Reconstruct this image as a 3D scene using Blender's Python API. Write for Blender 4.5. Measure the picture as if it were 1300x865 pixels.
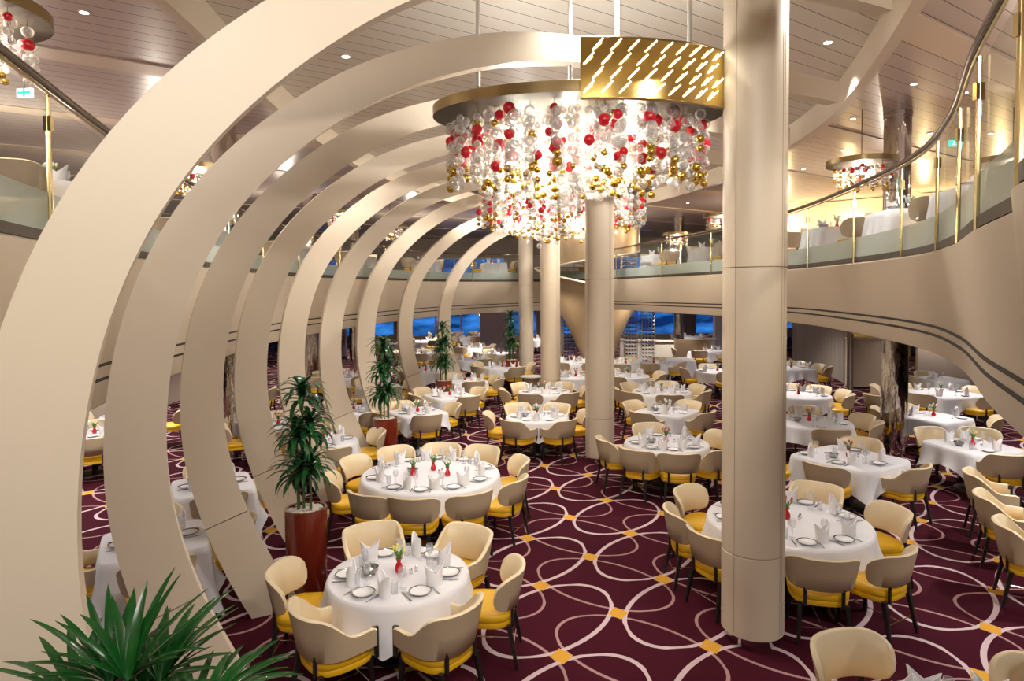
import bpy, math, random
from mathutils import Vector, Matrix
random.seed(7)
for o in list(bpy.data.objects): bpy.data.objects.remove(o)
S = bpy.context.scene
COL = S.collection
PI = math.pi
R = math.radians

# ------------------------------------------------------------------ camera, world, exposure, lamps
FPX, CX, CY, PITCH, ROLL, CAMH = 820.0, 650.0, 396.0, 0.033, 0.0065, 3.4
cam_d = bpy.data.cameras.new('camera'); cam = bpy.data.objects.new('camera', cam_d); COL.objects.link(cam)
cam_d.sensor_width = 36; cam_d.lens = 36 * FPX / 1300; cam_d.sensor_fit = 'HORIZONTAL'
cam_d.shift_x = 0; cam_d.shift_y = (CY - 432.5) / 1300
cam_d.clip_start = .05; cam_d.clip_end = 300
_c, _s = math.cos(PITCH), math.sin(PITCH)
fw = Vector((0, _c, -_s)); up0 = Vector((0, _s, _c)); rt0 = Vector((1, 0, 0))
_cr, _sr = math.cos(ROLL), math.sin(ROLL)
rt = rt0 * _cr - up0 * _sr; up = rt0 * _sr + up0 * _cr
cam.matrix_world = Matrix(((rt.x, up.x, -fw.x, 0), (rt.y, up.y, -fw.y, 0), (rt.z, up.z, -fw.z, CAMH), (0, 0, 0, 1)))
S.camera = cam
S.view_settings.view_transform = 'Standard'; S.view_settings.look = 'None'
S.view_settings.gamma = 1; S.view_settings.use_curve_mapping = False
S.view_settings.exposure = 0.12
S.cycles.use_denoising = True
S.cycles.max_bounces = 7; S.cycles.diffuse_bounces = 4; S.cycles.glossy_bounces = 3
S.cycles.transparent_max_bounces = 24; S.cycles.transmission_bounces = 3
S.cycles.caustics_reflective = False; S.cycles.caustics_refractive = False
S.cycles.sample_clamp_indirect = 4
W = bpy.data.worlds.new('dusk'); S.world = W; W.use_nodes = True
W.node_tree.nodes['Background'].inputs[0].default_value = (.012, .10, .42, 1)
W.node_tree.nodes['Background'].inputs[1].default_value = 1.0

def lamp(name, kind, loc, energy, color, radius=.05, spot=None, blend=.6, size=None, target=None):
    l = bpy.data.lights.new(name, kind); l.energy = energy; l.color = color
    if kind == 'AREA':
        l.shape = 'RECTANGLE'; l.size, l.size_y = size
    else: l.shadow_soft_size = radius
    if kind == 'SPOT': l.spot_size = R(spot); l.spot_blend = blend
    o = bpy.data.objects.new(name, l); COL.objects.link(o); o.location = loc
    if target:
        o.rotation_euler = (Vector(target) - Vector(loc)).to_track_quat('-Z', 'Y').to_euler()
    return o
WARM = (1, .86, .68); NEUT = (1, .93, .85)
# added fill panel behind the camera, then ceiling downlights over the void
lamp('rear_fill', 'AREA', (.4, -1.6, 6.2), 300, NEUT, size=(4.5, 1.6), target=(0.3, 9, .5))
for (x, y, e) in ((-2.4, 9.5, 260), (.9, 6.2, 260), (4.4, 9.0, 200), (.9, 18.5, 300), (-1.6, 13.5, 220), (4.2, 13.5, 300), (2.4, 20.5, 260)):
    lamp('void_downlight', 'SPOT', (x, y, 6.42), e * 1.5, NEUT, .06, 120, .9)

for (x, y, e, tx, ty, tz) in ((-1.2, 17.5, 420, -2.0, 25, 3.0), (3.0, 16.5, 420, 3.5, 25, 3.0), (1.5, 19.0, 420, 1.0, 25.5, 3.0), (3.4, 2.6, 330, -2.2, 5.2, 2.6), (3.4, 4.4, 420, -2.6, 7.2, 2.6), (3.6, 6.2, 420, -2.9, 9.2, 2.6), (3.6, 8.4, 420, -3.0, 11.0, 2.6), (3.6, 10.4, 420, -2.9, 13.2, 2.6), (3.6, 13.6, 520, -2.7, 16, 2.6), (3.4, 16.8, 480, -2.3, 19.8, 2.6)):
    lamp('arch_fascia_fill', 'SPOT', (x, y, 6.42), e, NEUT, .06, 88, 1.0, target=(tx, ty, tz))  # added fill spots that brighten the arches and the far fascia

def ray(px, py):
    a2, b2 = px - CX, CY - py
    return fw * FPX + rt * a2 + up * b2
def at(px, py, z):                       # a picture point to a point at height z
    r = ray(px, py); t = (z - CAMH) / r.z
    return Vector((0, 0, CAMH)) + r * t

# ------------------------------------------------------------------ materials
def mat(name, col, rough=.5, metal=0, spec=.5, noise=0, nscale=8, bump=0, bscale=60, coat=0, trans=0, emis=None, es=0, alpha=1, sheen=0, aniso=0):
    m = bpy.data.materials.new(name); m.use_nodes = True; nt = m.node_tree; b = nt.nodes['Principled BSDF']
    b.inputs['Base Color'].default_value = (*col, 1); b.inputs['Roughness'].default_value = rough
    b.inputs['Metallic'].default_value = metal; b.inputs['Specular IOR Level'].default_value = spec
    if coat: b.inputs['Coat Weight'].default_value = coat; b.inputs['Coat Roughness'].default_value = .1
    if sheen: b.inputs['Sheen Weight'].default_value = sheen
    if trans: b.inputs['Transmission Weight'].default_value = trans
    if emis: b.inputs['Emission Color'].default_value = (*emis, 1); b.inputs['Emission Strength'].default_value = es
    if noise:
        tc = nt.nodes.new('ShaderNodeTexCoord'); n = nt.nodes.new('ShaderNodeTexNoise'); n.inputs['Scale'].default_value = nscale
        n.inputs['Detail'].default_value = 4
        nt.links.new(tc.outputs['Object'], n.inputs['Vector'])
        r_ = nt.nodes.new('ShaderNodeMapRange'); r_.inputs[3].default_value = 1 - noise; r_.inputs[4].default_value = 1 + noise
        nt.links.new(n.outputs['Fac'], r_.inputs[0])
        mx = nt.nodes.new('ShaderNodeVectorMath'); mx.operation = 'SCALE'; mx.inputs[0].default_value = col
        nt.links.new(r_.outputs[0], mx.inputs['Scale']); nt.links.new(mx.outputs[0], b.inputs['Base Color'])
    if bump:
        tc = nt.nodes.new('ShaderNodeTexCoord'); n = nt.nodes.new('ShaderNodeTexNoise'); n.inputs['Scale'].default_value = bscale
        nt.links.new(tc.outputs['Object'], n.inputs['Vector'])
        bm_ = nt.nodes.new('ShaderNodeBump'); bm_.inputs['Strength'].default_value = bump; bm_.inputs['Distance'].default_value = .01
        nt.links.new(n.outputs['Fac'], bm_.inputs['Height']); nt.links.new(bm_.outputs[0], b.inputs['Normal'])
    return m
def mixmat(name, col, clear, rough=.05, gloss=.25, tint=(1, 1, 1)):     # thin clear things: part see-through, part shine, part body
    m = bpy.data.materials.new(name); m.use_nodes = True; nt = m.node_tree; b = nt.nodes['Principled BSDF']
    out = nt.nodes['Material Output']
    b.inputs['Base Color'].default_value = (*col, 1); b.inputs['Roughness'].default_value = rough; b.inputs['Specular IOR Level'].default_value = .8
    t = nt.nodes.new('ShaderNodeBsdfTransparent'); t.inputs[0].default_value = (*tint, 1)
    lw = nt.nodes.new('ShaderNodeLayerWeight'); lw.inputs[0].default_value = .35
    mr = nt.nodes.new('ShaderNodeMapRange'); mr.inputs[3].default_value = 1 - clear; mr.inputs[4].default_value = min(1, 1 - clear + gloss)
    nt.links.new(lw.outputs['Facing'], mr.inputs[0])
    mx = nt.nodes.new('ShaderNodeMixShader'); nt.links.new(mr.outputs[0], mx.inputs[0])
    nt.links.new(t.outputs[0], mx.inputs[1]); nt.links.new(b.outputs[0], mx.inputs[2]); nt.links.new(mx.outputs[0], out.inputs[0])
    return m
M = {}
M['cream'] = mat('cream_lacquer', (.68, .585, .46), .42, noise=.02, nscale=1.5)
M['cream_edge'] = mat('cream_lacquer_edge', (.52, .42, .31), .45)
M['seam'] = mat('dark_joint', (.34, .27, .2), .7)  # brown colour of the column joints
M['slot'] = mat('dark_slot', (.02, .016, .014), .6)
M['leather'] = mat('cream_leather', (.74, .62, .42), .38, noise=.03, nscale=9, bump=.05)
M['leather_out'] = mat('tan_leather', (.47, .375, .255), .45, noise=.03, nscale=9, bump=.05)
M['yellow'] = mat('yellow_leather', (.72, .41, .010), .36, noise=.04, nscale=8, bump=.05)
M['black'] = mat('black_wood', (.012, .010, .010), .35)
M['chrome'] = mat('chrome', (.75, .74, .72), .12, 1)
M['cloth'] = mat('white_linen', (.72, .72, .77), .85, bump=.08, bscale=120)
M['cloth_up'] = mat('white_cotton', (.80, .78, .76), .85)
M['napkin'] = mat('white_napkin', (.86, .85, .88), .8)
M['china'] = mat('white_china', (.82, .83, .86), .12, coat=.4)
M['rim'] = mat('silver_rim', (.42, .42, .43), .2, 1)
M['silver'] = mat('silverware', (.42, .41, .40), .22, 1)
M['steel'] = mat('cutlery_steel', (.55, .54, .53), .16, 1)
M['glass'] = mixmat('clear_glass', (.75, .78, .84), .86, gloss=.45)
M['red_glass'] = mat('red_glass', (.50, .006, .012), .08, coat=.5)
M['stem_green'] = mat('tulip_green', (.09, .22, .03), .5)
M['tulip_yellow'] = mat('tulip_yellow', (.80, .72, .20), .5)
M['tulip_white'] = mat('tulip_white', (.80, .82, .62), .5)
M['tulip_red'] = mat('tulip_red', (.55, .12, .03), .5)
M['planter'] = mat('red_planter', (.16, .017, .007), .2, coat=.6, noise=.15, nscale=5)
M['pebble'] = mat('white_pebbles', (.72, .68, .60), .6)
M['leaf'] = mat('green_leaf', (.012, .085, .022), .28, noise=.35, nscale=6)
M['leaf2'] = mat('palm_leaf', (.005, .060, .009), .2, noise=.4, nscale=9)
M['cane'] = mat('plant_cane', (.06, .10, .03), .6)
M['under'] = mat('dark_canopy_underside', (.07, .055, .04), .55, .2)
M['gold'] = mat('brushed_gold', (.68, .47, .16), .14, 1)
M['gold_dark'] = mat('aged_brass', (.42, .32, .16), .28, 1)
M['mirror_gold'] = mat('gold_mirror', (.86, .62, .20), .16, 1)
M['ball_clear'] = mixmat('clear_ball', (.72, .70, .68), .74, gloss=.6)
M['ball_red'] = mat('red_ball', (.62, .008, .02), .08, coat=.6)
M['ball_gold'] = mat('gold_ball', (.62, .40, .06), .12, .85)
M['wire'] = mat('thin_wire', (.25, .2, .15), .3, 1)
M['rod'] = mat('reflection_streak', (1, .9, .7), .3, emis=(1, .88, .66), es=14)  # glow standing in for lamp reflections in the gold panel
M['bulb'] = mat('lit_lens', (1, .95, .9), .3, emis=(1, .95, .88), es=25)
M['white_paint'] = mat('white_paint', (.78, .74, .68), .4)
M['frost'] = mixmat('frosted_glass', (.42, .50, .44), .28, rough=.35, gloss=.2, tint=(.8, .9, .85))
M['pane'] = mixmat('clear_balustrade_glass', (.5, .55, .52), .93, gloss=.12, tint=(.96, .98, .96))
M['winpane'] = mixmat('window_glass', (.1, .2, .3), .93, gloss=.1)
M['brass'] = mat('brass_post', (.72, .58, .30), .2, 1)
M['handrail'] = mat('dark_steel_rail', (.22, .19, .17), .18, .9)
M['bronze'] = mat('bronze_panel', (.36, .26, .16), .32, .35, noise=.12, nscale=3)
M['bronze_rim'] = mat('pale_rim', (.80, .72, .62), .4)
M['wall'] = mat('beige_wall', (.45, .38, .31), .55)
M['grey_wall'] = mat('lilac_grey_panel', (.46, .45, .55), .5)
M['yellow_wall'] = mat('yellow_wall', (.78, .55, .12), .6)
M['pleat'] = mat('pleated_grey_beige', (.33, .29, .25), .45)
M['counter'] = mat('pale_counter', (.72, .66, .56), .4)
M['green_sign'] = mat('green_sign', (.0, .3, .2), .4, emis=(.02, .75, .55), es=1.2)
M['sign_white'] = mat('sign_white', (.8, .9, .9), .4, emis=(.8, 1, 1), es=1.5)
M['bottle_g'] = mat('green_bottle', (.10, .13, .02), .1, coat=.4)
M['bottle_d'] = mat('dark_bottle', (.03, .03, .035), .1, coat=.4)
M['bottle_y'] = mat('yellow_bottle', (.45, .50, .05), .1, coat=.4)
M['sea'] = mat('sea_and_quay', (.02, .08, .2), .6)

def nodes(name):
    m = bpy.data.materials.new(name); m.use_nodes = True; nt = m.node_tree
    return m, nt, nt.nodes['Principled BSDF']
def math_n(nt, op, a, b=None, c=None, clamp=False):
    n = nt.nodes.new('ShaderNodeMath'); n.operation = op; n.use_clamp = clamp
    for i, v in enumerate((a, b, c)):
        if v is None: continue
        if isinstance(v, (int, float)): n.inputs[i].default_value = v
        else: nt.links.new(v, n.inputs[i])
    return n.outputs[0]
def carpet():
    m, nt, b = nodes('burgundy_carpet')
    tc = nt.nodes.new('ShaderNodeTexCoord'); sp = nt.nodes.new('ShaderNodeSeparateXYZ'); nt.links.new(tc.outputs['Object'], sp.inputs[0])
    O = (.43642693, 5.89310353); a = (.65770849, .78944812); bb = (-.12253947, 1.43281506)
    det = a[0] * bb[1] - a[1] * bb[0]
    # u = ( bb.y*(x-ox) - bb.x*(y-oy) )/det ; v = (-a.y*(x-ox) + a.x*(y-oy))/det ; p=u ; q=2v+u
    cu = (bb[1] / det, -bb[0] / det); cv = (-a[1] / det, a[0] / det)
    X = math_n(nt, 'SUBTRACT', sp.outputs[0], O[0]); Y = math_n(nt, 'SUBTRACT', sp.outputs[1], O[1])
    p = math_n(nt, 'ADD', math_n(nt, 'MULTIPLY', X, cu[0]), math_n(nt, 'MULTIPLY', Y, cu[1]))
    v = math_n(nt, 'ADD', math_n(nt, 'MULTIPLY', X, cv[0]), math_n(nt, 'MULTIPLY', Y, cv[1]))
    q = math_n(nt, 'ADD', math_n(nt, 'MULTIPLY', v, 2), p)
    def wrap(x, off):     # to [-1,1] around even numbers + off
        return math_n(nt, 'SUBTRACT', math_n(nt, 'WRAP', math_n(nt, 'SUBTRACT', x, off), 1.0, -1.0), 0.0)
    def loop(offp, offq, sign, w):
        P, Q = wrap(p, offp), wrap(q, offq)
        s_ = math_n(nt, 'MULTIPLY', math_n(nt, 'ADD', math_n(nt, 'MULTIPLY', P, sign), Q), .7071)
        t_ = math_n(nt, 'MULTIPLY', math_n(nt, 'SUBTRACT', math_n(nt, 'MULTIPLY', P, sign), Q), .7071)
        A = math_n(nt, 'POWER', math_n(nt, 'DIVIDE', math_n(nt, 'ABSOLUTE', s_), 1.185), 2.0)
        B = math_n(nt, 'POWER', math_n(nt, 'DIVIDE', math_n(nt, 'ABSOLUTE', t_), .735), 2.0)
        f = math_n(nt, 'POWER', math_n(nt, 'ADD', A, B), .5)
        r_ = math_n(nt, 'SQRT', math_n(nt, 'ADD', math_n(nt, 'MULTIPLY', s_, s_), math_n(nt, 'MULTIPLY', t_, t_)))
        d = math_n(nt, 'MULTIPLY', math_n(nt, 'DIVIDE', math_n(nt, 'ABSOLUTE', math_n(nt, 'SUBTRACT', f, 1.0)), f), r_)
        return math_n(nt, 'LESS_THAN', d, w)
    bold = loop(0, 1, 1, .036); thin = loop(1, 0, -1, .024)
    def cyc(off):
        P, Q = wrap(p, off), wrap(q, off)
        k = .45      # the small sheared diamonds where the loops cross
        d1 = math_n(nt, 'ABSOLUTE', math_n(nt, 'ADD', P, math_n(nt, 'MULTIPLY', Q, .85)))
        d2 = math_n(nt, 'ABSOLUTE', math_n(nt, 'SUBTRACT', P, math_n(nt, 'MULTIPLY', Q, .85)))
        return math_n(nt, 'LESS_THAN', math_n(nt, 'MAXIMUM', d1, d2), .155)
    dia = math_n(nt, 'MAXIMUM', cyc(0), cyc(1))
    n = nt.nodes.new('ShaderNodeTexNoise'); n.inputs['Scale'].default_value = 90; nt.links.new(tc.outputs['Object'], n.inputs['Vector'])
    def mixc(fac, c1, c2):
        x = nt.nodes.new('ShaderNodeMix'); x.data_type = 'RGBA'
        if isinstance(fac, float): x.inputs[0].default_value = fac
        else: nt.links.new(fac, x.inputs[0])
        for i, c in ((6, c1), (7, c2)):
            if isinstance(c, tuple): x.inputs[i].default_value = (*c, 1)
            else: nt.links.new(c, x.inputs[i])
        return x.outputs[2]
    base = mixc(n.outputs['Fac'], (.034, .0038, .010), (.074, .0075, .020))
    c = mixc(thin, base, (.42, .25, .25)); c = mixc(bold, c, (.64, .50, .54)); c = mixc(dia, c, (.72, .38, .05))
    nt.links.new(c, b.inputs['Base Color']); b.inputs['Roughness'].default_value = .95; b.inputs['Specular IOR Level'].default_value = .1
    return m
M['carpet'] = carpet()
PLA = R(56)
def planks(name, col, gap, pitch, rough, bands=()):
    m, nt, b = nodes(name)
    tc = nt.nodes.new('ShaderNodeTexCoord'); sp = nt.nodes.new('ShaderNodeSeparateXYZ'); nt.links.new(tc.outputs['Object'], sp.inputs[0])
    c = math_n(nt, 'SUBTRACT', math_n(nt, 'MULTIPLY', sp.outputs[0], math.cos(PLA)), math_n(nt, 'MULTIPLY', sp.outputs[1], math.sin(PLA)))
    fr = math_n(nt, 'FRACT', math_n(nt, 'DIVIDE', c, pitch))
    line = math_n(nt, 'LESS_THAN', fr, gap)
    x = nt.nodes.new('ShaderNodeMix'); x.data_type = 'RGBA'; nt.links.new(line, x.inputs[0])
    x.inputs[6].default_value = (*col, 1); x.inputs[7].default_value = (col[0] * .12, col[1] * .11, col[2] * .1, 1)
    nt.links.new(x.outputs[2], b.inputs['Base Color']); b.inputs['Roughness'].default_value = rough
    return m
M['planks'] = planks('ceiling_planks', (.58, .51, .47), .050, .306, .28)
M['planks_in'] = planks('ceiling_planks_void', (.72, .67, .60), .045, .262, .35)
def sky_wall():
    m, nt, b = nodes('dusk_view')
    tc = nt.nodes.new('ShaderNodeTexCoord'); n = nt.nodes.new('ShaderNodeTexNoise'); n.inputs['Scale'].default_value = .5; n.inputs['Detail'].default_value = 5
    mp = nt.nodes.new('ShaderNodeMapping'); mp.inputs['Scale'].default_value = (.6, 1, 2.2)
    nt.links.new(tc.outputs['Object'], mp.inputs[0]); nt.links.new(mp.outputs[0], n.inputs['Vector'])
    r_ = nt.nodes.new('ShaderNodeValToRGB'); e = r_.color_ramp.elements
    e[0].position = .38; e[0].color = (.003, .02, .09, 1); e[1].position = .7; e[1].color = (.04, .25, .75, 1)
    nt.links.new(n.outputs['Fac'], r_.inputs[0]); nt.links.new(r_.outputs[0], b.inputs['Emission Color']); b.inputs['Emission Strength'].default_value = 1.0
    b.inputs['Base Color'].default_value = (.01, .03, .08, 1)
    return m
M['dusk'] = sky_wall()
def chrome_wavy():
    m, nt, b = nodes('rippled_chrome')
    tc = nt.nodes.new('ShaderNodeTexCoord'); mp = nt.nodes.new('ShaderNodeMapping'); mp.inputs['Scale'].default_value = (14, 14, 2.2)
    n = nt.nodes.new('ShaderNodeTexNoise'); n.inputs['Scale'].default_value = 1; nt.links.new(tc.outputs['Object'], mp.inputs[0]); nt.links.new(mp.outputs[0], n.inputs['Vector'])
    bp = nt.nodes.new('ShaderNodeBump'); bp.inputs['Strength'].default_value = .35; bp.inputs['Distance'].default_value = .05
    nt.links.new(n.outputs['Fac'], bp.inputs['Height']); nt.links.new(bp.outputs[0], b.inputs['Normal'])
    b.inputs['Base Color'].default_value = (.70, .66, .62, 1); b.inputs['Metallic'].default_value = 1; b.inputs['Roughness'].default_value = .06
    return m
M['wavy'] = chrome_wavy()

# ------------------------------------------------------------------ mesh helpers
class MB:
    def __init__(s): s.v = []; s.f = []; s.mi = []; s.k = 0
    def add(s, vs, fs, mi=0):
        n = len(s.v); s.v += [tuple(v) for v in vs]; s.f += [tuple(i + n for i in f) for f in fs]; s.mi += [mi] * len(fs); return s
    def box(s, c, d, rz=0, mi=0, taper=1):
        x, y, z = d[0] / 2, d[1] / 2, d[2] / 2; vs = []
        for dz, k in ((-z, taper), (z, 1)):
            for dx, dy in ((-x, -y), (x, -y), (x, y), (-x, y)):
                dx *= k; dy *= k
                vs.append((c[0] + dx * math.cos(rz) - dy * math.sin(rz), c[1] + dx * math.sin(rz) + dy * math.cos(rz), c[2] + dz))
        return s.add(vs, [(0, 3, 2, 1), (4, 5, 6, 7), (0, 1, 5, 4), (1, 2, 6, 5), (2, 3, 7, 6), (3, 0, 4, 7)], mi)
    def lathe(s, prof, n=24, c=(0, 0, 0), mi=0, caps=True):     # prof: (r,z) bottom to top
        vs = []; fs = []
        for r_, z in prof:
            for i in range(n):
                a = 2 * PI * i / n; vs.append((c[0] + r_ * math.cos(a), c[1] + r_ * math.sin(a), c[2] + z))
        for j in range(len(prof) - 1):
            for i in range(n):
                fs.append((j * n + i, j * n + (i + 1) % n, (j + 1) * n + (i + 1) % n, (j + 1) * n + i))
        if caps:
            fs.append(tuple(reversed(range(n)))); fs.append(tuple(range((len(prof) - 1) * n, len(prof) * n)))
        return s.add(vs, fs, mi)
    def tube(s, pts, r_, n=6, mi=0, cap=True):
        pts = [Vector(p) for p in pts]; rs = r_ if isinstance(r_, (list, tuple)) else [r_] * len(pts); vs = []; fs = []; u = None
        for i, p in enumerate(pts):
            t = (pts[min(i + 1, len(pts) - 1)] - pts[max(i - 1, 0)]).normalized()
            if u is None: u = t.orthogonal().normalized()
            u = (u - t * u.dot(t)).normalized(); w = t.cross(u)
            for k in range(n):
                a = 2 * PI * k / n; vs.append(p + (u * math.cos(a) + w * math.sin(a)) * rs[i])
        for i in range(len(pts) - 1):
            for k in range(n): fs.append((i * n + k, i * n + (k + 1) % n, (i + 1) * n + (k + 1) % n, (i + 1) * n + k))
        if cap: fs.append(tuple(reversed(range(n)))); fs.append(tuple(range((len(pts) - 1) * n, len(pts) * n)))
        return s.add(vs, fs, mi)
    def grid(s, rows, mi=0, closed_u=False, closed_v=False, flip=False):
        nr, nc = len(rows), len(rows[0]); vs = [p for r_ in rows for p in r_]; fs = []
        for i in range(nr if closed_v else nr - 1):
            for j in range(nc if closed_u else nc - 1):
                a, b, c, d = i * nc + j, i * nc + (j + 1) % nc, ((i + 1) % nr) * nc + (j + 1) % nc, ((i + 1) % nr) * nc + j
                fs.append((a, d, c, b) if flip else (a, b, c, d))
        return s.add(vs, fs, mi)
    def sphere(s, c, r_, n=10, m=6, mi=0, sz=1):
        vs = [(c[0], c[1], c[2] - r_ * sz)]; fs = []
        for j in range(1, m):
            ph = -PI / 2 + PI * j / m
            for i in range(n):
                a = 2 * PI * i / n; vs.append((c[0] + r_ * math.cos(ph) * math.cos(a), c[1] + r_ * math.cos(ph) * math.sin(a), c[2] + r_ * math.sin(ph) * sz))
        vs.append((c[0], c[1], c[2] + r_ * sz)); top = len(vs) - 1
        for i in range(n):
            fs.append((0, 1 + (i + 1) % n, 1 + i)); b = 1 + (m - 2) * n; fs.append((top, b + i, b + (i + 1) % n))
            for j in range(m - 2):
                q = 1 + j * n; fs.append((q + i, q + (i + 1) % n, q + n + (i + 1) % n, q + n + i))
        return s.add(vs, fs, mi)
    def build(s, name, ms, parent=None, smooth=True, sharp=40):
        me = bpy.data.meshes.new(name); me.from_pydata(s.v, [], s.f); me.update()
        if not isinstance(ms, (list, tuple)): ms = [ms]
        for m in ms: me.materials.append(m)
        if len(ms) > 1: me.polygons.foreach_set('material_index', s.mi)
        if smooth:
            me.polygons.foreach_set('use_smooth', [True] * len(me.polygons)); me.set_sharp_from_angle(angle=R(sharp))
        o = bpy.data.objects.new(name, me); COL.objects.link(o)
        if parent: o.parent = parent
        return o
def tag(o, label=None, cat=None, group=None, kind=None):
    if label: o['label'] = label
    if cat: o['category'] = cat
    if group: o['group'] = group
    if kind: o['kind'] = kind
    return o
def empty(name, loc=(0, 0, 0), rz=0):
    o = bpy.data.objects.new(name, None); COL.objects.link(o); o.location = loc; o.rotation_euler = (0, 0, rz); o.empty_display_size = .1; return o
def dup(o, parent=None):
    c = o.copy(); COL.objects.link(c)
    if parent: c.parent = parent
    for ch in list(o.children): dup(ch, c)
    return c
class Kind:      # the first use takes the object itself, later uses are copies
    def __init__(s, root): s.root = root; s.used = False
    def put(s, loc, rz=0, label=None, cat=None, group=None, sc=None):
        o = dup(s.root) if s.used else s.root
        s.used = True; o.location = loc; o.rotation_euler = (0, 0, rz)
        if sc: o.scale = (sc, sc, sc)
        tag(o, label, cat, group); return o
    def drop(s):
        if not s.used:
            for c in list(s.root.children): bpy.data.objects.remove(c)
            bpy.data.objects.remove(s.root)
def smooth_path(pts, n=8, closed=False):
    P = [Vector(p) for p in pts]; N = len(P); out = []
    for i in range(N if closed else N - 1):
        p = [P[(i + k - 1) % N] if closed else P[min(max(i + k - 1, 0), N - 1)] for k in range(4)]
        for j in range(n):
            t = j / n
            out.append(.5 * ((2 * p[1]) + (p[2] - p[0]) * t + (2 * p[0] - 5 * p[1] + 4 * p[2] - p[3]) * t * t + (3 * p[1] - p[0] - 3 * p[2] + p[3]) * t ** 3))
    if not closed: out.append(P[-1])
    return out

# ------------------------------------------------------------------ setting
X0, X1, Y0, Y1 = -17.0, 21.0, -5.0, 44.0
DECK, SOFFIT, CEIL, VOID, RINGZ = 3.75, 2.72, 6.9, 6.5, 6.1
KC = 1.25         # outer ceiling bands
def tx(x): return min(max((x + 4.5) / 9.5, 0), 1)
def zbot(x): return 2.40 + .40 * tx(x)      # the fascia is deeper on the left than on the right
tag(MB().add([(X0, Y0, 0), (X1, Y0, 0), (X1, Y1, 0), (X0, Y1, 0)], [(0, 1, 2, 3)]).build('floor', M['carpet'], smooth=False), kind='structure')
EDGE = [(-2.1, 1.4), (-2.5, 2.6), (-2.95, 3.9), (-3.65, 6.3), (-4.18, 8.9), (-4.6, 11.5), (-4.75, 14.5), (-4.35, 18), (-3.3, 22.2), (-1.5, 24.7), (1.2, 25.0), (3.2, 23.0), (4.2, 18.2), (4.85, 14.6), (5.0, 11.6), (4.68, 8.9), (4.22, 6.8), (3.57, 5.3), (2.73, 3.84), (2.08, 2.63), (1.62, 2.05), (1.5, .9), (1.5, -.8), (.6, -1.7), (-1.0, -1.7), (-1.9, -.8)]
edge = [Vector((p.x, p.y)) for p in smooth_path([(x, y, 0) for x, y in EDGE], 8, True)]
NE = len(edge)
def off(i, d):       # offset outward, away from the void
    a, b = edge[(i - 1) % NE], edge[(i + 1) % NE]; t = (b - a).normalized(); n = Vector((-t.y, t.x))
    c = Vector((.5, 11))
    return edge[i % NE] + n * d
# path runs clockwise seen from above, so its left-hand side is outside
def hull(p):
    c = Vector((1, 11)); d = (p - c)
    ks = []
    if d.x > 1e-6: ks.append((X1 - c.x) / d.x)
    if d.x < -1e-6: ks.append((X0 - c.x) / d.x)
    if d.y > 1e-6: ks.append((Y1 - c.y) / d.y)
    if d.y < -1e-6: ks.append((Y0 - c.y) / d.y)
    return c + d * min(ks)
def annulus(inner, z, flip=False):
    zf = z if callable(z) else (lambda x: z)
    mb = MB(); n = len(inner)
    outer = []
    for p in inner: outer.append(hull(p))
    # snap the hull ring to the four corners
    for cx, cy in ((X0, Y0), (X1, Y0), (X1, Y1), (X0, Y1)):
        k = min(range(n), key=lambda i: (outer[i] - Vector((cx, cy))).length); outer[k] = Vector((cx, cy))
    mb.grid([[(p.x, p.y, zf(p.x)) for p in inner], [(p.x, p.y, zf(p.x)) for p in outer]], closed_u=True, flip=flip)
    return mb
tag(annulus([off(i, .02) for i in range(NE)], DECK, True).build('floor_upper_deck', M['carpet'], smooth=False), kind='structure')
tag(annulus([off(i, .10) for i in range(NE)], zbot).build('ceiling_under_deck', M['planks'], smooth=False), kind='structure')
# fascia of the gallery
fas = MB()
fas.grid([[(*off(i, d), (zbot(edge[i].x) + z) if z < 1 else z) for i in range(NE)] for d, z in ((.24, -.02), (.12, -.02), (.10, .0), (0, DECK - .02), (.03, DECK), (.12, DECK))], closed_u=True)
fo = tag(fas.build('gallery_fascia', M['cream'], sharp=60), 'curved cream fascia band round the gallery edge with two dark slots', 'fascia')
def zslot(x, k): return 2.75 + .30 * tx(x) if k == 0 else 2.62 + .35 * tx(x)
for k_ in (0, 1):
    sl = MB(); rws_ = []
    for h_ in (-.014, -.013, .013, .014):
        row_ = []
        for i in range(NE):
            x_ = edge[i].x; z_ = zslot(x_, k_) + h_; d_ = .10 * (DECK - z_) / (DECK - zbot(x_)) - (.006 if abs(h_) < .0135 else 0)
            row_.append((*off(i, d_), z_))
        rws_.append(row_)
    sl.grid(rws_, closed_u=True); sl.build('slot', M['slot'], fo, smooth=False)
# dark kick strip under the glass
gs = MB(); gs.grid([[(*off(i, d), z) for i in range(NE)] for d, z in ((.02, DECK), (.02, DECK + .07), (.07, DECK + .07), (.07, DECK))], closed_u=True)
gs.build('kick_strip', M['under'], fo, smooth=False)
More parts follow.
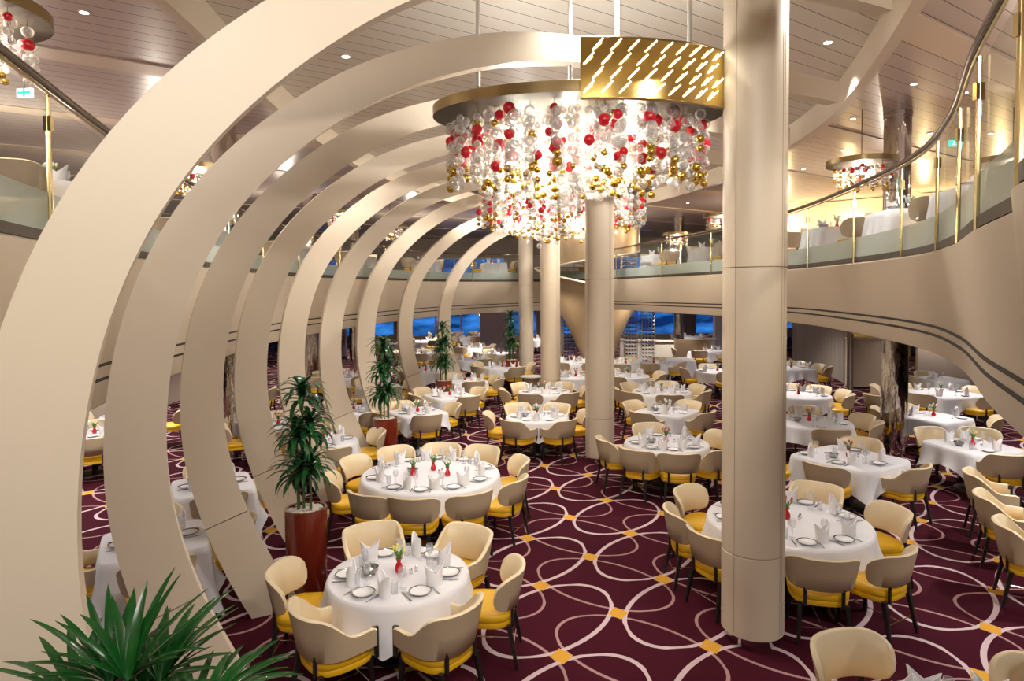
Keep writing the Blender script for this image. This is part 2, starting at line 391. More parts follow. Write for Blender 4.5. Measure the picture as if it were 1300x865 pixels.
# balustrade: one thing with its glass, posts and handrail
bal = tag(empty('glass_balustrade', (0, 0, 0)), 'curved glass balustrade with frosted foot, brass posts and dark steel handrail', 'balustrade')
segs = list(range(0, NE, 6))
for a in segs:
    idx = list(range(a, a + 7))
    g = MB(); g.grid([[(*off(i, .045), z) for i in idx] for z in (DECK + .34, DECK + .98)]); g.build('glass_panel', M['pane'], bal, smooth=True)
    g = MB(); g.grid([[(*off(i, .045), z) for i in idx] for z in (DECK + .07, DECK + .34)]); g.build('frosted_panel', M['frost'], bal)
    p = off(a, .02)
    pm = MB(); pm.tube([(p.x, p.y, DECK - .02), (p.x, p.y, DECK + 1.0)], .016, 8); pm.box((p.x, p.y, DECK + .8), (.05, .03, .10)); pm.build('post', M['brass'], bal)
hm = MB(); hp = [(*off(i, .0), DECK + 1.04) for i in range(0, NE)]; hp.append(hp[0]); hm.tube(hp, .028, 10, cap=False); hm.build('handrail', M['handrail'], bal)
hm = MB(); hp = [(*off(i, .0), DECK + .99) for i in range(0, NE)]; hp.append(hp[0]); hm.tube(hp, .010, 6, cap=False); hm.build('glazing_channel', M['brass'], bal)

# ceiling: outer planks, ring beam, higher planks over the void, flush bands
RING = [(-3.2, 4.0), (-3.35, 6.6), (-3.55, 9.2), (-3.6, 11.6), (-3.45, 13.8), (-3.1, 15.8), (-2.6, 17.8), (-1.7, 20.2), (.2, 22.0), (2.4, 22.0), (4.2, 20.6), (5.1, 18.2), (5.5, 15.2), (5.45, 12.8), (5.25, 10.7), (4.9, 9.2), (4.45, 7.7), (4.05, 6.5), (3.7, 5.6), (3.0, 4.2), (2.0, 2.8), (.8, 1.9), (-1, 1.6), (-2.4, 2.4)]
ring = [Vector((p.x, p.y)) for p in smooth_path([(x, y, 0) for x, y in RING], 5, True)]; NR = len(ring)
def roff(i, d):
    a, b = ring[(i - 1) % NR], ring[(i + 1) % NR]; t = (b - a).normalized(); return ring[i % NR] + Vector((-t.y, t.x)) * d
tag(annulus([roff(i, 0) for i in range(NR)], CEIL).build('ceiling', M['planks'], smooth=False), kind='structure')
cm = MB(); cm.add([(p.x, p.y, VOID) for p in ring], [tuple(range(NR))]); tag(cm.build('ceiling_over_void', M['planks_in'], smooth=False), kind='structure')
rb = MB(); rb.grid([[(*roff(i, d), z) for i in range(NR)] for d, z in ((.0, CEIL + .01), (.0, RINGZ), (-.14, RINGZ), (-.14, VOID + .02))], closed_u=True)
tag(rb.build('trim_ring_beam', M['cream'], sharp=30), kind='structure')
dP = Vector((math.sin(PLA), math.cos(PLA))); nP = Vector((math.cos(PLA), -math.sin(PLA)))
def inside(p):
    c = False
    for i in range(NR):
        a, b = ring[i], ring[(i + 1) % NR]
        if (a.y > p.y) != (b.y > p.y) and p.x < (b.x - a.x) * (p.y - a.y) / (b.y - a.y) + a.x: c = not c
    return c
bi = 0
for c0, w in ((2.8, .4), (-.3, .4), (-3.42, .42), (-6.45, .46), (-9.3, .44), (-12.4, .44), (-15.6, .46), (-18.8, .46), (-22, .46), (-26, .46), (-30, .46)):
    c0 *= KC; w *= KC; runs = []; cur = None
    for k in range(-300, 500):
        t = k * .12; p = nP * c0 + dP * t
        ok = X0 < p.x < X1 and Y0 < p.y < Y1
        st = None if not ok else ('in' if inside(p) else 'out')
        if cur and cur[0] == st: cur[2] = t
        else:
            if cur and cur[0]: runs.append(cur)
            cur = [st, t, t]
    if cur and cur[0]: runs.append(cur)
    for st, t0, t1 in runs:
        if t1 - t0 < .5: continue
        q0, q1 = (nP * c0 + dP * (t0 - .05)), (nP * c0 + dP * (t1 + .05)); mid = (q0 + q1) / 2; L = (q1 - q0).length
        bi += 1
        if st == 'in': continue
        else: z, h = CEIL - .012, .024
        tag(MB().box((mid.x, mid.y, z), (L, w if st == 'out' else .30, h), PI / 2 - PLA).build('trim_%d' % bi, M['cream'], smooth=False), kind='structure')
# downlights
DLB = MB(); DLB.lathe([(.0, .0), (.055, 0), (.055, .02)], 14, caps=False)
dl = empty('recessed_downlight'); r1 = MB().lathe([(.05, .012), (.05, -.004), (.068, -.004), (.07, .012)], 16, caps=False).build('trim_ring', M['white_paint'], dl)
r2 = MB(); r2.add([(.05 * math.cos(2 * PI * i / 14), .05 * math.sin(2 * PI * i / 14), .004) for i in range(14)], [tuple(reversed(range(14)))]); r2.build('lens', M['bulb'], dl)
DL = Kind(dl)
for (x, y), w in {(439, 72): 'void ceiling between the two nearest arches', (1051, 54): 'void ceiling right of the nearest column'}.items():
    p = at(x, y, VOID - .01); DL.put(p, 0, 'small round downlight lit in the ' + w, 'downlight', 'recessed downlights')
for (x, y), w in {(107, 16): 'planked ceiling above left gallery, upper one', (103, 80): 'planked ceiling above left gallery, lower one',
        (1160, 107): 'planks right of the curved beam', (1225, 118): 'planks close to the right handrail', (1083, 151): 'planks just below the curved beam',
        (1181, 170): 'planks right of the upper chrome column', (1071, 191): 'planks above the far right small chandelier', (391, 184): 'gap between second and third arches',
        (873, 258): 'far ceiling beyond the big chandelier', (882, 270): 'far ceiling near the far chrome column', (1258, 170): 'ceiling behind the right glass panel', (1020, 215): 'far ceiling beside the big column'}.items():
    p = at(x, y, CEIL - .01); DL.put(p, 0, 'small round downlight lit in the ' + w, 'downlight', 'recessed downlights')
# lamps of the galleries and of the low deck ceiling (one in each bay)
for (x, y) in ((-6.5, 5.5), (-7.5, 10), (-7.8, 15), (-7.5, 21), (-4, 27), (1.5, 28), (6.5, 25.5), (8.2, 20), (8.7, 14.5), (8.2, 9), (6.6, 5.2), (4.6, 2.6), (-5.2, 2), (12, 33), (-9, 33), (2, 36)):
    lamp('gallery_lamp', 'SPOT', (x, y, CEIL - .03), 380, WARM, .05, 140, .8)
for (x, y) in ((-6.2, 4.2), (-6.6, 7.2), (-7, 10.5), (-7.5, 14), (-7.3, 18), (-7, 22), (-9, 28), (-5.5, 27.5), (-1, 28.5), (3.4, 28.5), (7, 27.5), (9.6, 24), (7.2, 20.5), (7.8, 16.5), (9.0, 12.6), (11.4, 16), (12.5, 12), (7.5, 9.3), (6.6, 6.8), (5.2, 4.3), (-4, 34), (2, 34), (8, 34), (-9, 35), (-9.3, 8), (-9.4, 12), (-9.3, 17), (-9.2, 22), (13, 28), (8, 39), (0, 39), (-6, 39), (14, 21)):
    lamp('low_ceiling_lamp', 'SPOT', (x, y, zbot(x) - .14), 200 if y < 24 else 330, NEUT, .05, 150, .8)

for (x, y) in ((-8.6, 3.6), (-9, 7.5), (-9.3, 12), (-9.5, 17.5), (-8, 23), (-4.5, 29.5), (0, 31), (4.5, 30), (9.5, 25), (10.5, 18), (10.2, 12.2), (9.0, 7.2), (7.4, 3.6)):
    lamp('gallery_fill', 'POINT', (x, y, 5.35), 110 if x > 5 else 140, (1, .88, .74), .03)  # added mid-air points that lift the dark gallery ceilings
# outer walls and windows
def wallbox(name, x0, y0, x1, y1, z0, z1, m, parent=None):
    return tag(MB().add([(x0, y0, z0), (x1, y1, z0), (x1, y1, z1), (x0, y0, z1)], [(0, 1, 2, 3)]).build(name, m, parent, smooth=False), kind='structure')
wallbox('wall_left', X0, Y0, X0, Y1, 0, CEIL, M['wall']); wallbox('wall_right', X1, Y1, X1, Y0, 0, CEIL, M['wall']); wallbox('wall_back', X1, Y0, X0, Y0, 0, CEIL, M['wall'])
YW = Y1 - .6
def wall_far(z0, z1, sill, head, name, pier=1.1):
    mb = MB(); mb.box(((X0 + X1) / 2, YW + .15, (z0 + sill) / 2), (X1 - X0, .3, sill - z0)); mb.box(((X0 + X1) / 2, YW + .15, (z1 + head) / 2), (X1 - X0, .3, z1 - head))
    x = X0
    while x < X1:
        mb.box((x, YW + .15, (sill + head) / 2), (pier, .32, head - sill)); x += 9.6
    tag(mb.build(name, M['wall'], smooth=False), kind='structure')
wall_far(0, SOFFIT + .3, .35, 2.25, 'wall_far'); wall_far(DECK, CEIL, 4.3, 5.6, 'wall_far_upper', 5.4)
wi = 0
for z0, z1, pr_ in ((.35, 2.25, .55), (4.3, 5.6, 2.7)):
    x = X0
    while x < X1 - 1:
        wi += 1
        a, b = x + pr_, min(x + 9.6 - pr_, X1)
        root = tag(empty('window_%d' % wi, ((a + b) / 2, YW + .12, z0)), kind='structure')
        fr = MB(); L = b - a; k = 5; H = z1 - z0
        for j in range(k + 1): fr.box((-L / 2 + L * j / k, 0, H / 2), (.09, .10, H))
        fr.box((0, 0, .04), (L, .1, .08)); fr.box((0, 0, H - .04), (L, .1, .08))
        fr.build('window_frame', M['white_paint'], root, smooth=False)
        MB().add([(-L / 2, .02, 0), (L / 2, .02, 0), (L / 2, .02, H), (-L / 2, .02, H)], [(0, 1, 2, 3)]).build('window_pane', M['winpane'], root, smooth=False)
        x += 9.6
# quay and evening sky outside the windows
tag(MB().add([(-70, 75, -8), (90, 75, -8), (90, 75, 25), (-70, 75, 25)], [(0, 3, 2, 1)]).build('background_dusk_sky', M['dusk'], smooth=False), kind='structure')

# big round columns
def column(name, x, y, r_, z1=VOID, seams=(.88, 3.6), lbl=''):
    root = tag(empty(name, (x, y, 0)), lbl, 'column')
    zs = [.10] + list(seams) + [z1]
    MB().lathe([(r_ * .8, 0), (r_ * .8, .14)], 32).build('recessed_base', M['chrome'], root)
    for a, b in zip(zs[:-1], zs[1:]):
        s_ = MB(); s_.lathe([(r_ - .006, a + .003), (r_, a + .008), (r_, b - .008), (r_ - .006, b - .003)], 48)
        s_.build('shaft_section', M['cream'], root, sharp=25)
    MB().lathe([(r_ - .012, .11), (r_ - .012, z1)], 40).build('core', M['seam'], root)
    for a in (R(-55), R(-48), R(35), R(125), R(215)):
        MB().box((r_ * .9985 * math.cos(a), r_ * .9985 * math.sin(a), (z1 + .14) / 2), (.004, .004, z1 - .14), a).build('vertical_joint', M['seam'], root, smooth=False)
    return root
column('column', 2.325, 6.2, .291, lbl='thick cream column standing nearest the camera, right of centre')
column('column', 1.73, 12.75, .285, lbl='second cream column, rising in front of the spiral stair')
column('column', 1.08, 18.2, .28, VOID, lbl='third cream column, left of the bronze stair funnel')
column('column', .53, 24.1, .27, CEIL, lbl='farthest cream column, behind the fourth planter')
CH = empty('chrome_column')
for a, b, n_ in ((0, 2.9, 'lower_sleeve'), (DECK, CEIL, 'upper_sleeve')):
    MB().lathe([(.245, a), (.245, b)], 36).build(n_, M['wavy'], CH)
    MB().lathe([(.26, b - .62 if b < 3 else b - .10), (.26, b - .54 if b < 3 else b - .02)], 36).build('collar', M['chrome'], CH)
CHK = Kind(CH)
for x, y, s_ in ((7.72, 13.0, 'right of the big column, under the sweeping fascia'), (8.0, 31, 'far beyond the stair, beside the curved bar screen'),
        (-7.3, 23.3, 'between the fifth and sixth arches'), (-5.72, 12.95, 'in the gap between third and fourth arches'), (-6.7, 27.5, 'between sixth and seventh arches, far off'), (-6.3, 4.9, 'at left, seen between first and second arches')):
    CHK.put((x, y, 0), 0, 'round mirror chrome column ' + s_, 'column', 'chrome columns')

# ------------------------------------------------------------------ the great arches
KA = [-50, -25, 0, 25, 50, 75, 100, 125]
VO = [4.056, 3.864, 3.863, 3.844, 3.691, 3.61, 3.743, 4.3]
VW = [.482, .437, .392, .347, .313, .279, .245, .245]
T0, Z0, PHI = 3.2, 2.2, R(62.1)
def cr(vals, a):
    x = (a - KA[0]) / 25; i = int(min(max(math.floor(x), 0), 6)); f = x - i
    v = [2 * vals[0] - vals[1]] + list(vals) + [2 * vals[-1] - vals[-2]]; p0, p1, p2, p3 = v[i:i + 4]
    return .5 * (2 * p1 + (p2 - p0) * f + (2 * p0 - 5 * p1 + 4 * p2 - p3) * f * f + (3 * p1 - p0 - 3 * p2 + p3) * f ** 3)
def arch(x, y, tend, lbl, phi=PHI, th=.16):
    d = Vector((math.sin(phi), math.cos(phi))); nb = Vector((-math.cos(phi), math.sin(phi)))   # nb points to the back
    prof = []
    a = -42.0
    while a <= 92.0:
        o_, w = cr(VO, a), cr(VW, a); ca, sa = math.cos(R(a)), math.sin(R(a))
        prof.append(((T0 - o_ * ca, Z0 + o_ * sa), (T0 - (o_ - w) * ca, Z0 + (o_ - w) * sa))); a += 2.0
    (tl, zl), (til, zil) = prof[-1]
    t = tl
    while t < tend - .01:
        t = min(t + .4, tend); rise = .065 * min(t - tl, 1.8)
        prof.append(((t, zl + rise), (t, zil + rise)))
    prof = [p for p in prof if p[0][0] <= tend + .01]
    # clip at the floor
    pr = []
    for p in prof:
        (a_, b_) = p
        pr.append(p)
    def z_clip(p, q):  # bring the first below-floor point up to the floor along the curve
        k = (0 - p[1]) / (q[1] - p[1]); return (p[0] + (q[0] - p[0]) * k, 0.0)
    outs = [p[0] for p in pr]; ins = [p[1] for p in pr]
    def clip(L):
        i = 0
        while L[i + 1][1] < 0: i += 1
        if L[i][1] < 0: L = [z_clip(L[i], L[i + 1])] + L[i + 1:]
        else: L = [(L[0][0] + (L[0][0] - L[1][0]) * L[0][1] / (L[1][1] - L[0][1]), 0.0)] + L
        return L
    outs, ins = clip(outs), clip(ins)
    n = min(len(outs), len(ins)); outs = [outs[0]] + outs[-(n - 1):]; ins = [ins[0]] + ins[-(n - 1):]
    root = tag(empty('timber_free_arch', (x, y, 0)), lbl, 'arch', 'great curved cream arches'); root.name = 'curved_arch'
    k = next(i for i in range(n) if outs[i][1] > .95)
    for i0, i1, nm, g in ((0, k, 'foot_panel', 0), (k, n - 1, 'arch_panel', .010)):
        mb = MB(); rows = []
        for i in range(i0, i1 + 1):
            o_, q = outs[i], ins[i]; dz = (.006 if (nm == 'arch_panel' and i == i0) else (-.006 if (nm == 'foot_panel' and i == i1) else 0))
            P = lambda tz, b: (d.x * tz[0] + nb.x * b, d.y * tz[0] + nb.y * b, tz[1] + dz)
            rows.append([P(o_, 0), P(q, 0), P(q, th), P(o_, th)])
        mb.grid(rows, closed_u=True)
        m0 = len(rows)
        mb.f.append((0, 1, 2, 3)); mb.f.append(tuple((m0 - 1) * 4 + j for j in (3, 2, 1, 0))); mb.mi += [0, 0]
        mb.build(nm, M['cream'], root, sharp=30)
    return root
ARCH = [(-1.663, 2.911, 5.5), (-2.269, 4.775, 7.2), (-2.689, 6.634, 8.1), (-2.945, 8.483, 8.8), (-3.051, 10.337, 4.95), (-2.95, 12.15, 3.2), (-2.78, 14.3, 3.1), (-2.505, 17.9, 6.9), (-1.72, 20.6, 2.8)]
NTH = ['nearest and widest cream arch, cut by the left edge', 'second cream arch, passing above the first chandelier', 'third cream arch, its jointed foot on the carpet left of the nearest planter',
       'fourth cream arch, behind the nearest red planter', 'fifth cream arch, between the first two planters', 'sixth cream arch, jointed foot behind the big round table',
       'seventh cream arch, behind the second planter', 'eighth cream arch, left of the third planter', 'ninth and farthest cream arch, behind the third planter']
for (x, y, te), l in zip(ARCH, NTH): arch(x, y, te, l)

# ------------------------------------------------------------------ chairs
def shell(mb, arms, n=36):
    # plan curve, s from -L..L ; seat centre at origin, back at -y
    rows = []
    half = .285; back = -.255
    def plan(u):       # u in [-1,1]
        if arms:
            a = u * 1.0; L = .49 + .235; s_ = abs(a) * L; sg = 1 if a >= 0 else -1
            q = .49
            if s_ < q: th = s_ / q * PI / 2; x = half * math.sin(th) ** .9; y = back * 0 - .0 - (abs(back)) * math.cos(th) ** .9
            else: x = half - .02 * ((s_ - q) / .235) ** 2; y = (s_ - q)
            return Vector((sg * x, y + .0))
        th = u * R(74); sg = 1 if th >= 0 else -1
        return Vector((sg * half * math.sin(abs(th)) ** .9, -abs(back) * math.cos(th) ** .9))
    for i in range(n + 1):
        u = -1 + 2 * i / n; p = plan(u); q = plan(min(1, u + .01)) - plan(max(-1, u - .01)); t = q.normalized(); nrm = Vector((t.y, -t.x))   # outward
        au = abs(u)
        if arms:
            k = min(max((au - .34) / (.74 - .34), 0), 1); k = k * k * (3 - 2 * k)
            top = .865 * (1 - k) + .665 * k; bot = .495 + .01 * k
            if au > .97: top -= .02 * (au - .97) / .03
        else:
            k = max(0, (au - .45) / .55); top = .86 - .17 * (1 - math.sqrt(max(0, 1 - k * k))); bot = .53 + .09 * (1 - math.sqrt(max(0, 1 - max(0, (au - .6) / .4) ** 2)))
        th_ = .022 if au < .96 else .018
        loop = []
        for z, o_ in ((bot, -th_ * .5), (bot - .008, 0), (bot, th_), ((bot + top) / 2, th_), (top - .012, th_), (top, 0), (top - .012, -th_), ((bot + top) / 2, -th_), (bot + .01, -th_)):
            lean = (z - .46) * .20 * (1 - .75 * (k if arms else 0))
            w = p + nrm * (o_ + lean); loop.append((w.x, w.y, z))
        rows.append(loop)
    m = len(rows[0]); nv = len(mb.v)
    for r_ in rows: mb.v += r_
    for i in range(n):
        for j in range(m):
            a, b = nv + i * m + j, nv + i * m + (j + 1) % m
            c, d_ = b + m, a + m
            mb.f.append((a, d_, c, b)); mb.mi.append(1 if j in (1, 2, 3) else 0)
    mb.f.append(tuple(nv + j for j in range(m))); mb.mi.append(0)
    mb.f.append(tuple(nv + n * m + j for j in reversed(range(m)))); mb.mi.append(0)
def seat_mb(mb, mi=0):
    rows = []
    for z, k in ((.365, .92), (.37, .99), (.405, 1.02), (.420, .99), (.435, 1.03), (.475, 1.03), (.498, .95), (.505, .7), (.508, .0)):
        r_ = []
        for i in range(28):
            a = 2 * PI * i / 28; c, s_ = math.cos(a), math.sin(a); n_ = 3.2
            rr = 1 / (abs(c) ** n_ + abs(s_) ** n_) ** (1 / n_)
            r_.append((rr * c * .262 * k, .02 + rr * s_ * .262 * k * (1.0), z))
        rows.append(r_)
    mb.grid(rows, closed_u=True, mi=mi); nv = len(mb.v) - 28 * 9; mb.f.append(tuple(reversed(range(nv, nv + 28)))); mb.mi.append(mi)
def leg_mb(mb, sx, sy, mi=0):
    top = (sx * .21, .21 if sy > 0 else -.215, .385); bot = (sx * .235, .235 if sy > 0 else -.29, 0)
    vs = []
    for (x, y, z), w in ((bot, .013), (top, .021)):
        for dx, dy in ((-1, -1), (1, -1), (1, 1), (-1, 1)): vs.append((x + dx * w, y + dy * w, z))
    mb.add(vs, [(0, 3, 2, 1), (4, 5, 6, 7), (0, 1, 5, 4), (1, 2, 6, 5), (2, 3, 7, 6), (3, 0, 4, 7)], mi)
    if sy < 0: mb.box((sx * .17, -.245, .46), (.03, .022, .18), 0, mi)
def make_chair(arms, lod):
    root = empty('armchair' if arms else 'side_chair')
    if lod == 0:
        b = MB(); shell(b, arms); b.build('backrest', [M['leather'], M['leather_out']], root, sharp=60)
        s_ = MB(); seat_mb(s_); s_.build('seat', M['yellow'], root, sharp=50)
        for sx in (-1, 1):
            for sy in (-1, 1):
                l_ = MB(); leg_mb(l_, sx, sy); l_.build('leg', M['black'], root, smooth=False)
        t = MB(); t.tube([(-.22, -.25, .16), (.22, -.25, .16)], .005, 5); t.tube([(-.225, .225, .16), (.225, .225, .16)], .005, 5); t.tube([(0, -.25, .16), (0, .225, .16)], .005, 5)
        t.build('stretcher', M['chrome'], root)
        if arms:
            c_ = MB()
            for sx in (-1, 1): c_.lathe([(.0, .655), (.018, .652), (.02, .60)], 8, (sx * .262, .222, .002)); c_.box((sx * .262, .245, .52), (.03, .03, .26))
            c_.build('arm_cap', M['black'], root)
        return root
    bpy.data.objects.remove(root)
    b = MB(); shell(b, arms, 18); 
    n0 = len(b.f); seat_mb(b, 2)
    for sx in (-1, 1):
        for sy in (-1, 1): leg_mb(b, sx, sy, 3)
    return b.build('armchair' if arms else 'side_chair', [M['leather'], M['leather_out'], M['yellow'], M['black']], sharp=55)
CHR = {(a, l): Kind(make_chair(a, l)) for a in (0, 1) for l in (0, 1)}

# ------------------------------------------------------------------ tableware
def k_plate():
    root = empty('dinner_plate')
    MB().lathe([(.0, .006), (.06, .005), (.075, .012), (.098, .022), (.100, .024), (.098, .020), (.07, .002), (.0, .0)], 24, caps=False).build('dish', M['china'], root)
    MB().lathe([(.090, .0205), (.101, .0265), (.104, .026), (.100, .019)], 24, caps=False).build('silver_rim', M['rim'], root)
    return Kind(root)
def k_plate_far():
    return Kind(MB().lathe([(.0, .006), (.075, .010), (.102, .025), (.070, .001), (0, 0)], 14, caps=False).build('dinner_plate', M['china']))
def k_napkin(n=20):
    mb = MB(); rows = []
    for z, rr in ((0, .062), (.05, .060), (.11, .064)):
        rows.append([(rr * 1.25 * math.cos(2 * PI * i / n), rr * .75 * math.sin(2 * PI * i / n), z) for i in range(n)])
    top = []
    for i in range(n):
        a = 2 * PI * i / n; pk = abs(math.cos(a)) ** 1.2
        top.append((.068 * 1.45 * math.cos(a), .066 * .6 * math.sin(a), .115 + .085 * pk))
    rows.append(top)
    inner = [(x * .9, y * .8, z - .003) for x, y, z in top]; rows.append(inner); rows.append([(x * .8, y * .6, .06) for x, y, z in rows[2]])
    mb.grid(rows, closed_u=True); nv = len(mb.v) - n; mb.f.append(tuple(range(nv, nv + n))); mb.mi.append(0)
    return Kind(mb.build('folded_napkin', M['napkin'], sharp=35))
def k_glass(wine=True):
    mb = MB()
    if wine: mb.lathe([(.0, 0), (.034, .002), (.006, .008), (.004, .09), (.02, .105), (.036, .135), (.037, .16), (.031, .195), (.029, .195), (.034, .16), (.018, .11), (0, .10)], 14, caps=False)
    else: mb.lathe([(.0, 0), (.028, .0), (.034, .11), (.032, .11), (.026, .01), (0, .008)], 14, caps=False)
    return Kind(mb.build('wine_glass' if wine else 'water_tumbler', M['glass']))
def k_knife():
    root = empty('table_knife')
    MB().box((0, -.05, .005), (.011, .09, .005)).build('handle', M['steel'], root, smooth=False)
    MB().add([(-.006, -.005, .004), (.007, -.005, .004), (.007, .085, .004), (.0, .11, .004), (-.006, .10, .004), (-.006, -.005, .0065), (.007, -.005, .0065), (.007, .085, .0065), (.0, .11, .0065), (-.006, .10, .0065)],
             [(4, 3, 2, 1, 0), (5, 6, 7, 8, 9), (0, 1, 6, 5), (1, 2, 7, 6), (2, 3, 8, 7), (3, 4, 9, 8), (4, 0, 5, 9)]).build('blade', M['steel'], root, smooth=False)
    return Kind(root)
def k_fork():
    root = empty('table_fork')
    MB().box((0, -.04, .005), (.009, .13, .004)).build('handle', M['steel'], root, smooth=False)
    t = MB(); t.box((0, .038, .006), (.024, .03, .003))
    for dx in (-.009, -.003, .003, .009): t.box((dx, .07, .007), (.003, .04, .003))
    t.build('tines', M['steel'], root, smooth=False); return Kind(root)
def k_vase():
    mb = MB(); mb.lathe([(.0, 0), (.028, .0), (.038, .02), (.040, .04), (.028, .075), (.018, .095), (.018, .105), (.030, .13), (.026, .13), (.014, .10), (0, .09)], 18, caps=False)
    return Kind(mb.build('bud_vase', M['red_glass']))
def k_tulips(m, far=False):
    root = empty('tulip_bunch'); rr = random.Random(3)
    for i in range(5):
        a = 2 * PI * i / 5 + .3; l_ = .05 + .02 * rr.random(); h = .19 + .04 * rr.random()
        tip = Vector((l_ * math.cos(a), l_ * math.sin(a), h))
        s_ = MB(); s_.tube([(0, 0, .07), (tip.x * .3, tip.y * .3, .13), tip], .0035, 5); st = s_.build('stem', M['stem_green'], root)
        b = MB(); b.sphere((tip.x, tip.y, tip.z + .012), .014, 8, 6, sz=1.7); b.build('bloom', m, root)
        lf = MB(); q = a + .5; e = [Vector((.0, 0, .10)), Vector((.03 * math.cos(q), .03 * math.sin(q), .17)), Vector((.065 * math.cos(q), .065 * math.sin(q), .20 + .02 * rr.random()))]
        sd = Vector((-math.sin(q), math.cos(q), 0)); rows = []
        for p, w in zip(e, (.006, .014, .001)): rows.append([p - sd * w, p + Vector((0, 0, -.003)), p + sd * w])
        lf.grid(rows); lf.grid([[p + Vector((0, 0, .002)) for p in r_] for r_ in rows], flip=True); lf.build('leaf', M['stem_green'], root)
    return Kind(root)
def k_bowl():
    root = empty('silver_condiment_bowl')
    MB().lathe([(.0, .008), (.03, .008), (.055, .03), (.06, .055), (.057, .055), (.05, .03), (0, .014)], 20, caps=False).build('bowl', M['silver'], root)
    MB().lathe([(.0, 0), (.035, 0), (.03, .01), (0, .012)], 16, caps=False).build('foot', M['silver'], root)
    MB().tube([(.058, 0, .05), (.085, 0, .055), (.10, 0, .045)], .005, 6).build('handle', M['silver'], root)
    return Kind(root)
def k_shaker():
    root = empty('pepper_shaker')
    MB().lathe([(0, 0), (.016, 0), (.014, .035), (0, .035)], 12, caps=False).build('jar', M['glass'], root)
    MB().lathe([(.0145, .035), (.015, .045), (.008, .055), (0, .056)], 12, caps=False).build('cap', M['chrome'], root)
    return Kind(root)
PL, PLF, NK, WG, TB, KN, FK, VS, BW, SH = k_plate(), k_plate_far(), k_napkin(), k_glass(), k_glass(False), k_knife(), k_fork(), k_vase(), k_bowl(), k_shaker()
TU = {'y': k_tulips(M['tulip_yellow']), 'w': k_tulips(M['tulip_white']), 'r': k_tulips(M['tulip_red'])}

# ------------------------------------------------------------------ tables
def cloth_mesh(kind, half, chalf, seed, zt=.75, n=96, crot=0.0):
    """top of radius/half side `half`; cloth is a square of half side chalf (or a disc when kind=='disc')"""
    rr = random.Random(seed); ph = [rr.random() * 6.28 for _ in range(4)]; mb = MB()
    ex = 2.0 if kind in ('round', 'disc') else 9.0
    rows = [[] for _ in range(9)]
    for i in range(n):
        a = 2 * PI * i / n; c, s_ = math.cos(a), math.sin(a)
        rt_ = half / (abs(c) ** ex + abs(s_) ** ex) ** (1 / ex)
        ca, sa = math.cos(a - crot), math.sin(a - crot)
        rc = chalf if kind == 'disc' else chalf / max(abs(ca), abs(sa))
        rc = half + (chalf - half) * (1.0 + (.85 if kind == 'square' else .40) * (min(rc, chalf * 1.40) - chalf) / (chalf * .40))
        drop = max(.12, rc - half) if kind == 'square' else max(.12, rc - rt_)
        nf = 14 if kind != 'square' else 12
        fold = .5 + .5 * math.sin(nf * a + ph[0] + 1.2 * math.sin(2 * a + ph[1])); fold2 = math.sin(7 * a + ph[2])
        for j, k in enumerate((0, .5, .97)): rows[j].append((rt_ * k * c, rt_ * k * s_, zt))
        rows[3].append((rt_ * c, rt_ * s_, zt - .004))
        for j, q in enumerate((.12, .35, .6, .85, 1.0)):
            out = rt_ + .012 + drop * q * (.08 + .22 * fold * q + .05 * fold2 * q)
            rows[4 + j].append((out * c, out * s_, zt - .004 - drop * q * (.985 - .05 * fold)))
    mb.grid(rows, closed_u=True)
    return mb
SECT = ['right', 'far right', 'far', 'far left', 'left', 'near left', 'near', 'near right']
def sect(ang): return SECT[int(((math.degrees(ang) % 360) + 22.5) // 45) % 8]
NCH = NNK = 0
